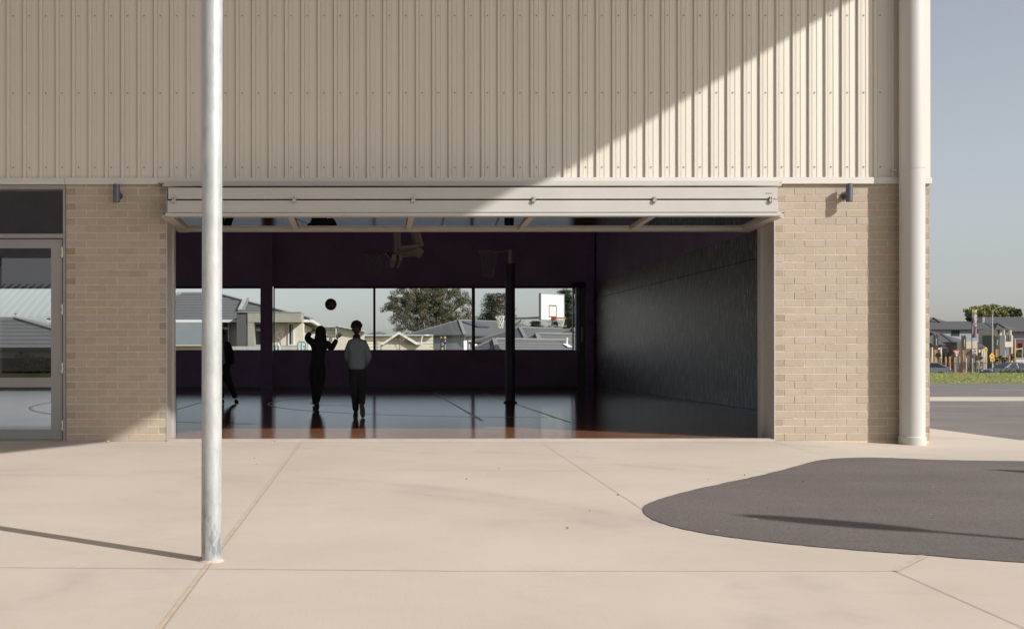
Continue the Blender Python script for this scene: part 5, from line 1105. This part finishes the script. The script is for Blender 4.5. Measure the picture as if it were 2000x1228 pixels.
# houses across the street
D=150.0; e=D/F
G1=thing('house','large two storey blue grey house with a wide dark roof behind the banner','house',(P(1880,0,D).x,CAMY+D,-1.2))
b=MB(); p0,p1=P(1800,644,D),P(1938,644,D); b.box(p0.x,p1.x,p0.y+.4,p0.y+9,P(0,668.2,D).z,p0.z); b.obj('upper_wall',m_bluegrey2,G1)
b=MB(); b.box(p0.x,p1.x,p0.y+.3,p0.y+9,-1.3,P(0,668.6,D).z); b.obj('lower_wall',m_dkwall,G1)
b=MB(); b.box(p0.x,p1.x,p0.y+.24,p0.y+.4,P(0,668.8,D).z,P(0,667.9,D).z); b.obj('string_course',m_gutter,G1)
b=MB(); q0,q1=P(1938.2,645,D),P(1945,645,D); b.box(q0.x,q1.x,p0.y-.2,p0.y+3,-1.2,P(0,645,D).z); b.obj('corner_pier',m_cream,G1)
b=MB(); ze=P(0,643,D).z; rz_=P(0,625.8,D+5).z
pa=[P(1780,643,D),P(1941,643,D),P(1921,628.3,D+5),P(1780,628.3,D+5)]
b.mi=0; b.poly(pa); b.poly([P(1941,643,D),P(1941,643,D)+Vector((0,10,0)),P(1921,628.3,D+5)]); b.mi=0; b.poly([P(1780,628.3,D+5),P(1921,628.3,D+5),P(1941,643,D)+Vector((0,10,0)),P(1780,643,D)+Vector((0,10,0))])
b.poly([P(1800,643.2,D+1),P(1823,621.5,D+6),P(1850,628.6,D+6),P(1800,628.6,D+6)]); b.prism([P(1790,621.5,D+6),P(1823,621.5,D+6),P(1850,628.6,D+6),P(1835,631,D+4)],(0,.3,0))
b.mi=1; b.bar(P(1921,628.1,D+5),P(1941,643,D),.3,.12); b.bar(P(1823,621.3,D+5.8),P(1836,630,D+4),.25,.12); b.mi=2; b.bar(P(1780,643.4,D),P(1941,643.4,D),.2,.16); b.obj('roof',[m_tileB,m_rdark,m_gdark],G1)
pxwin(G1,1858.5,1873,646.8,655.8,D+.4,m_wframe,1)
b=MB(); q0,q1=P(1909,628,D+4),P(1919,620,D+4); b.box(q0.x,q1.x,q0.y,q0.y+.7,q0.z-.3,q1.z); b.mi=1; b.box(q1.x,q1.x+.35,q0.y,q0.y+.7,q0.z-.3,q1.z-.03); b.obj('roof_cooler',[m_black,m_grey],G1)
D=138.0
G2=thing('house','low brown house with layered dark hip roofs and cream posts beside the hall corner','house',(P(1840,0,D).x,CAMY+D,-1.2))
b=MB(); bxp(b,1800,1868,675,722,D+1,6); b.obj('wall',m_brownw,G2)
b=MB(); b.mi=0; b.poly([P(1790,675,D),P(1868.5,674.8,D),P(1838,652.2,D+4),P(1790,647,D+4)]); b.poly([P(1868.5,674.8,D),P(1884,666,D+5),P(1838,652.2,D+4)]); b.poly([P(1800,644.5,D+5),P(1814,645.5,D+5),P(1838,652.4,D+4),P(1820,653.2,D+3)])
b.mi=1; b.bar(P(1838,652,D+4),P(1868.5,674.6,D),.3,.14); b.bar(P(1812,645.2,D+4.8),P(1822,652.4,D+2.9),.3,.14); b.mi=2; b.bar(P(1845,675.2,D),P(1869,675.2,D),.2,.16); b.mi=0
b.poly([P(1790,674.5,D-3),P(1850,674.2,D-3),P(1833,667,D-1),P(1812,660,D-.5),P(1790,659,D-.5)]); b.poly([P(1828,681,D-3.5),P(1856,680.8,D-3.5),P(1842,675.5,D-2),P(1833,675.5,D-2)]); b.mi=1; b.bar(P(1806,664,D-2),P(1822,674,D-3.1),.3,.14); b.obj('roof',[m_tileB,m_rdark,m_gdark],G2)
b=MB(); bxp(b,1800,1824,674.8,722,D-2.5,.4); b.obj('wall',m_dkwall,G2)
for u in (1821.5,1838.5):
    b=MB(); bxp(b,u-1.5,u+1.5,679,722,D-3.6,.4); b.obj('porch_post',m_cream,G2)
b=MB(); bxp(b,1822,1838,680.3,683,D-3.6,.3); b.obj('porch_beam',m_gutter,G2)
D=134.0
G3=thing('house','tan fronted porch house with a dark side wall between the second pylon and banner','house',(P(1890,0,D).x,CAMY+D,-1.2))
b=MB(); bxp(b,1869,1879.5,668.3,722,D,4); b.obj('side_wall',m_char,G3)
b=MB(); bxp(b,1879.6,1909,668.2,681.5,D,4); bxp(b,1879.6,1881.5,681.5,722,D,.4); bxp(b,1906.8,1909,681.5,722,D,.4); b.obj('porch',m_tan,G3)
b=MB(); bxp(b,1882,1907,681.5,722,D+2.5,1); b.obj('porch_wall',m_brownw,G3); 
b=MB(); bxp(b,1909,1928,679,722,D+2,3); b.obj('wall',m_tan,G3); b=MB(); b.poly([P(1908,671,D+3.5),P(1909,678.8,D+1.6),P(1927,679.2,D+1.6),P(1919,674,D+3.5)]); b.obj('roof',m_tileB,G3)
b=MB(); bxp(b,1912,1915,683,697,D+1.9,.1); bxp(b,1917.6,1919.6,683,697,D+1.9,.1); bxp(b,1915,1917.6,683,684,D+1.9,.1); w=b.obj('window',m_gutter,G3); b=MB(); bxp(b,1915,1917.6,684,697,D+1.95,.03); b.obj('pane',m_win,w)
D=142.0
G4=thing('house','two storey house at the right edge with a dark grey tower and cream framed porch','house',(P(1970,0,D).x,CAMY+D,-1.2))
b=MB(); b.mi=0; b.poly([P(1935,646,D+8),P(2060,646,D+8),P(2060,619.8,D+16),P(1919,619.8,D+16)]); b.poly([P(1919,619.8,D+16),P(1900,646,D+20),P(1935,646,D+8)]); b.poly([P(1934,632.5,D+7),P(1949,632,D+4),P(1967,643,D+2),P(1944,643.3,D+2)]); b.poly([P(1949,632,D+4),P(1967,643,D+2),P(1986,643,D+6)])
b.mi=1; b.bar(P(1949,631.8,D+3.9),P(1966.5,643,D+1.9),.3,.15); b.mi=2; b.bar(P(1943,643.6,D+1.9),P(1967,643.2,D+1.9),.2,.16); b.bar(P(1957,646.8,D+7.8),P(2060,646.8,D+7.8),.2,.2); b.obj('roof',[m_tileB,m_rdark,m_gdark],G4)
b=MB(); bxp(b,1944,1958,644,722,D+3,4); b.obj('wall',m_cream,G4)
b=MB(); bxp(b,1950.2,1952.8,644,722,D+2.9,.2); b.obj('dark_panel',m_gdark,G4)
b=MB(); bxp(b,1952.2,1963,655.2,722,D,4); b.obj('tower',mat('tower_grey',(.135,.14,.138),.8,var=.05),G4)
b=MB(); bxp(b,1963,1978.5,668,678.5,D,3); bxp(b,1975.5,1978.5,655.5,668,D,.5); bxp(b,1963,1965,655.5,722,D+.4,.4); bxp(b,1975.5,1978,678.5,722,D,.5); bxp(b,1960.8,1962.8,645.5,655.3,D+.5,.4); bxp(b,1973.6,1976,645.5,655.5,D+.5,.4); b.obj('porch',m_cream,G4)
b=MB(); bxp(b,1965,1976,645.5,722,D+5,2); b.obj('porch_wall',m_dkwall,G4); pxwin(G4,1965.5,1974.5,656,667,D+4.9,m_wframe,1)
b=MB(); bxp(b,1976,2060,647.5,667.5,D+9,2); b.obj('upper_wall',m_bluegrey2,G4); b=MB(); bxp(b,1979,2060,667.5,722,D+8,2); b.obj('lower_wall',m_redw,G4)
b=MB(); bxp(b,1996.5,2003,671,722,D-4,1); b.obj('brick_pier',m_redw,G4)
D=121; b=MB(); bxp(b,1983.5,2050,700.5,722,D,.4); bxp(b,1983.3,2050,699.8,700.6,D-.1,.6); tag(b.obj('garden_wall',mat('pale_wall',(.52,.48,.42),.9,var=.06)),'low pale block wall at the right edge behind the dark car','wall')
# shrubs on the verge
for i,(u,v,ru,rv,D,tb,n,lab) in enumerate(((1912,698,6,9,117,.35,26,'dark green bushy shrub under the speed sign'),(1975,699,5,7,119,.4,22,'green shrub beside the cream framed porch'),(1990,695,9,6,122,.6,30,'pale leafy hedge plant above the low block wall'),(1962,704,5,6,116,.6,18,'small yellow green shrub right of the bin'),(1832,695,5,4,120,.5,14,'small shrub at the foot of the first pylon'),(1944,704,4,6,116,.5,14,'dry shrub below the third pylon sign'),(1954,700,3,4,118,.3,10,'low dark shrub behind the green bin'))):
    bushtree('garden_shrub',lab,u,v,ru,rv,D,m_shr,60+i,n,(.06,.15),tb,v+rv+3,'shrub',(.6,1.1),26,'shrubs along the street')
for i,(u,v,h,lab) in enumerate(((1893,727,2.0,'bare grey brown shrub left of the middle of the fence'),(1907,727,1.9,'bare grey brown shrub under the round speed sign'),(1852,712,2.6,'leafless dark young tree left of the give way sign'),(1876,712,2.4,'leafless young tree right of the give way sign'),(1917,726,1.6,'bare shrub near the tallest white post'))):
    t=baretree('bare_street_shrub',lab,u,v,104 if i!=2 and i!=3 else 122,h,1.5,'shrub',(.22,.17,.13),80+i,'bare shrubs behind the fence',.022)
    if i in (0,1,4):
        rd=random.Random(90+i); c0=P(u,v-9,104); cl_=[(c0+Vector((rd.uniform(-.35,.35),rd.uniform(-.3,.3),rd.uniform(-.5,.5))),.12,.12,.12,10,rd.random()) for _ in range(22)]; b=MB(); leafcloud(b,cl_,rd,(.04,.09)); b.obj('foliage',m_drygrey,t,tint=True)
for i,(u,D) in enumerate(((1958,70),(1972,69),(1988,70.5),(1998,69.5))):
    bushtree('weed_clump',['weed clump growing at the foot of the fence, left of four','weed clump second from the left at the fence foot','weed clump third from the left at the fence foot','weed clump at the right edge of the fence foot'][i],u,727,6,4,D,m_shr,70+i,16,(.04,.09),.75,732,'weeds',(.6,1.1),20,'weeds along the fence foot')

# ------------------------------------------------------------------ cars
m_carS=mat('silver_paint',(.40,.42,.45),.28,metal=.55,var=.02); m_carB=mat('blue_grey_paint',(.10,.125,.16),.28,metal=.45,var=.03); m_cwin=mat('car_window',(.02,.024,.03),.06,var=.1); m_tail=mat('tail_lamp',(.55,.03,.025),.25); m_tyre=mat('tyre',(.02,.02,.02),.85); m_rim=mat('wheel_rim',(.42,.42,.43),.35,metal=.6)
def car(label,loc,rz,paint,prof_low,roofpts,W=1.78):
    """local x = length (front at -x), y = width, z up"""
    t=thing('parked_car',label,'car',loc,rz,'cars parked behind the fence')
    def sect(pts,wf):
        vs=[];n=len(pts)
        for sgn in (-1,1):
            for (x,z) in pts: vs.append((x,sgn*wf(z)/2,z))
        fs=[[i,(i+1)%n,n+(i+1)%n,n+i] for i in range(n)]+[list(range(n))[::-1],[n+i for i in range(n)]]
        return vs,fs
    wf=lambda z: W*(.93+.07*math.sin(cl((z-.2)/.6)*math.pi)) if z<.92 else W*(.97-.30*(z-.92)/.55)
    b=MB(); b.add(*sect(prof_low,wf)); o=b.obj('body',paint,t,local=True)
    bm=bmesh.new(); bm.from_mesh(o.data); bmesh.ops.bevel(bm,geom=[e for e in bm.edges if e.calc_length()>.3],offset=.045,segments=3,affect='EDGES'); bmesh.ops.recalc_face_normals(bm,faces=bm.faces); bm.to_mesh(o.data); bm.free(); autosmooth(o,40)
    wf2=lambda z: W*(.92-.34*(z-.90)/.55)
    b=MB(); b.add(*sect(roofpts,wf2)); o2=b.obj('cabin',paint,t,local=True)
    bm=bmesh.new(); bm.from_mesh(o2.data); bmesh.ops.bevel(bm,geom=list(bm.edges),offset=.05,segments=3,affect='EDGES'); bmesh.ops.recalc_face_normals(bm,faces=bm.faces); bm.to_mesh(o2.data); bm.free(); autosmooth(o2,40)
    # side windows
    (xa,za),(xb,zb_),(xc,zc),(xd,zd)=roofpts[0],roofpts[1],roofpts[2],roofpts[3]
    for sgn in (-1,1):
        b=MB(); zt=zb_-.09; zl=.96
        def wy(z): return sgn*(wf2(z)/2+.012)
        xm=(xb+xc)/2-.05
        fl_=lambda x0,x1,z: None
        fr=lambda z: xa+(xb-xa)*(z-za)/(zb_-za)+.16
        rr=lambda z: xd+(xc-xd)*(z-zd)/(zc-zd)-.16
        b.add([(fr(zl),wy(zl),zl),(xm-.04,wy(zl),zl),(xm-.04,wy(zt),zt),(fr(zt),wy(zt),zt)],[[0,1,2,3]]); b.add([(xm+.04,wy(zl),zl),(rr(zl),wy(zl),zl),(rr(zt),wy(zt),zt),(xm+.04,wy(zt),zt)],[[0,1,2,3]])
        b.obj('side_window',m_cwin,t,local=True)
    for nm,(p0,z0),(p1,z1),s_ in (('windscreen',roofpts[0],roofpts[1],-1),('rear_window',roofpts[3],roofpts[2],1)):
        d=Vector((p1-p0,0,z1-z0)); n=Vector((-(z1-z0),0,(p1-p0)))*1.0; n.normalize()
        if n.x*s_<0: n=-n
        b=MB(); f=lambda k,sg,h: Vector((p0+(p1-p0)*k,sg*(wf2(z0+(z1-z0)*k)/2-.10),z0+(z1-z0)*k))+n*.012
        b.add([f(.10,-1,0),f(.10,1,0),f(.90,1,0),f(.90,-1,0)],[[0,1,2,3]]); b.obj(nm,m_cwin,t,local=True)
    xf=prof_low[0][0]; xs=[p[0] for p in prof_low]; x0,x1=min(xs),max(xs)
    for xw in (x0+.85,x1-.85):
        for sgn in (-1,1):
            b=MB(); y=sgn*(W/2-.10); b.tube([(xw,y-.1,.31),(xw,y-.08,.31),(xw,y+.08,.31),(xw,y+.1,.31)],[.27,.31,.31,.27],24); w=b.obj('wheel',m_tyre,t,local=True)
            b=MB(); b.tube([(xw,y+sgn*.09,.31),(xw,y+sgn*.105,.31)],[.20,.18],16); b.obj('rim',m_rim,w,local=True)
    for sgn in (-1,1):
        b=MB(); b.ell((x1-.05,sgn*(W/2-.20),.78),.07,.19,.09,12,8); b.obj('tail_lamp',m_tail,t,local=True,smooth=True)
        b=MB(); b.ell((x0+.12,sgn*(W/2-.22),.66),.12,.18,.07,12,8); b.obj('headlight',m_swhite,t,local=True,smooth=True)
        b=MB(); b.ell((roofpts[0][0]+.35,sgn*(W/2+.07),.98),.06,.10,.07,10,8); b.obj('mirror',m_swhite if 'dark' in label else paint,t,local=True,smooth=True)
    return t
low=[(-2.2,.28),(-2.22,.55),(-2.1,.72),(-.95,.93),(1.5,.97),(2.15,.95),(2.25,.62),(2.2,.28)]
cab=[(-1.05,.90),(-.15,1.42),(.85,1.45),(1.75,.93)]
Dc=95.0; zc=gzx(Dc)
ps=P(1801,0,Dc); car('silver hatchback seen from behind at an angle beside the hall corner',(ps.x+.55,CAMY+Dc+.5,zc+.02),R(-28),m_carS,[(-2.2,.28),(-2.22,.55),(-2.1,.72),(-.95,.93),(1.6,1.0),(1.98,.98),(2.08,.62),(2.0,.28)],[(-1.05,.90),(-.15,1.42),(.95,1.46),(1.85,.98)])
ps=P(1970,0,Dc); car('dark blue grey sedan seen from the side at the right edge of the view',(ps.x+.05,CAMY+Dc,zc+.02),R(4),m_carB,low,cab)
ps=P(1856,0,Dc+4); car('small dark grey car tail just beyond the silver hatchback',(ps.x-2.2,CAMY+Dc+5,zc-.05),R(-10),m_carB,[(-2.2,.28),(-2.22,.55),(-2.1,.72),(-.95,.93),(1.6,1.0),(1.98,.98),(2.08,.62),(2.0,.28)],[(-1.05,.90),(-.15,1.42),(.95,1.46),(1.85,.98)])

# ------------------------------------------------------------------ lamp posts beside the forecourt (outside the frame; they cast the two long shadows)
def forecourt_lamp(tip,H,label):
    base=tip+Vector((SUND.x,SUND.y,0))*(H/SUND.z); t=thing('forecourt_lamp',label,'street lamp',(base.x,base.y,0),0,'lamp posts beside the forecourt')
    b=MB(); b.tube([(base.x,base.y,0),(base.x,base.y,H-.3)],[.05,.035],14); b.obj('pole',m_galv,t)
    b=MB(); b.ell((base.x,base.y,H-.14),.13,.13,.36,16,10); b.obj('lamp_head',m_grey,t,smooth=True); return t
forecourt_lamp(G(1552,1016),5.2,'slim lamp post right of the forecourt whose shadow crosses the asphalt island')
forecourt_lamp(G(2022,923.5),5.2,'slim lamp post farther along, casting the short shadow at the right edge')

sh=thing('covered_walkway','olive upper storey on posts across the forecourt, mirrored faintly in the entrance door','shelter',(-14,-26,0))
b=MB(); b.box(-34,3,-25.5,-24,4.45,4.9); b.obj('walkway_roof',m_grey,sh); b=MB(); b.box(-34,3,-25.3,-24.3,4.9,9); b.obj('upper_wall',m_olive,sh); b=MB(); b.box(-34,-13.0,-25.3,-25.0,0,4.45); b.obj('wall',m_char,sh)
for x in (-9,-5,-1): b=MB(); b.cyl(x,-24.4,0,4.45,.06,10); b.obj('post',m_galv,sh)
sb=thing('school_block','low school block with a pale ribbed roof behind the walkway, mirrored in the door glass','building',(-20,-55,0))
b=MB(); b.box(-45,8,-62,-52,0,3.2); b.obj('wall',m_cream,sb)
b=MB(); x=-46
while x<9: b.add([(x,-51.3,3.2),(x+.5,-51.3,3.2),(x+.5,-57,5.5),(x,-57,5.5),(x+.16,-51.3,3.34),(x+.34,-51.3,3.34),(x+.34,-57,5.64),(x+.16,-57,5.64)],[[0,4,7,3],[4,5,6,7],[5,1,2,6],[0,1,2,3]]); x+=.5
b.obj('roof',m_grey,sb)

# ------------------------------------------------------------------ light, sky, camera
w=bpy.data.worlds.new('World'); S.world=w; w.use_nodes=True; nt=w.node_tree; bg=nt.nodes['Background']
sky=nt.nodes.new('ShaderNodeTexSky'); sky.sky_type='NISHITA'; sky.sun_disc=False; sky.sun_elevation=SUN_EL; sky.sun_rotation=math.atan2(SUND.x,SUND.y); sky.air_density=1.0; sky.dust_density=1.4; sky.ozone_density=1.6; sky.altitude=50
hs=nt.nodes.new('ShaderNodeHueSaturation'); hs.inputs['Saturation'].default_value=.37; hs.inputs['Value'].default_value=1.0
nt.links.new(sky.outputs[0],hs.inputs['Color']); nt.links.new(hs.outputs[0],bg.inputs[0]); bg.inputs[1].default_value=.085
L=bpy.data.lights.new('sun','SUN'); L.energy=3.6; L.angle=R(.53); L.color=(1,.965,.925); lo=bpy.data.objects.new('sun',L); COL.objects.link(lo); lo.rotation_euler=(-SUND).to_track_quat('-Z','Y').to_euler(); lo.location=(20,-20,30)
cam=bpy.data.cameras.new('camera'); co=bpy.data.objects.new('camera',cam); COL.objects.link(co); co.location=(0,CAMY,CZ); co.rotation_euler=(R(90),R(.045),0)
cam.sensor_fit='HORIZONTAL'; cam.sensor_width=36; cam.lens=F/2000*36; cam.shift_x=(1000-CX)/2000; cam.shift_y=(CY-614)/2000; cam.clip_start=.05; cam.clip_end=8000
S.camera=co
vs=S.view_settings; vs.view_transform='Standard'; vs.look='None'; vs.gamma=1; vs.exposure=.55; S.display_settings.display_device='sRGB'
S.render.engine='CYCLES'; S.cycles.use_denoising=True; S.cycles.max_bounces=10; S.cycles.diffuse_bounces=4; S.cycles.glossy_bounces=5; S.cycles.transparent_max_bounces=16; S.cycles.caustics_reflective=False; S.cycles.caustics_refractive=False
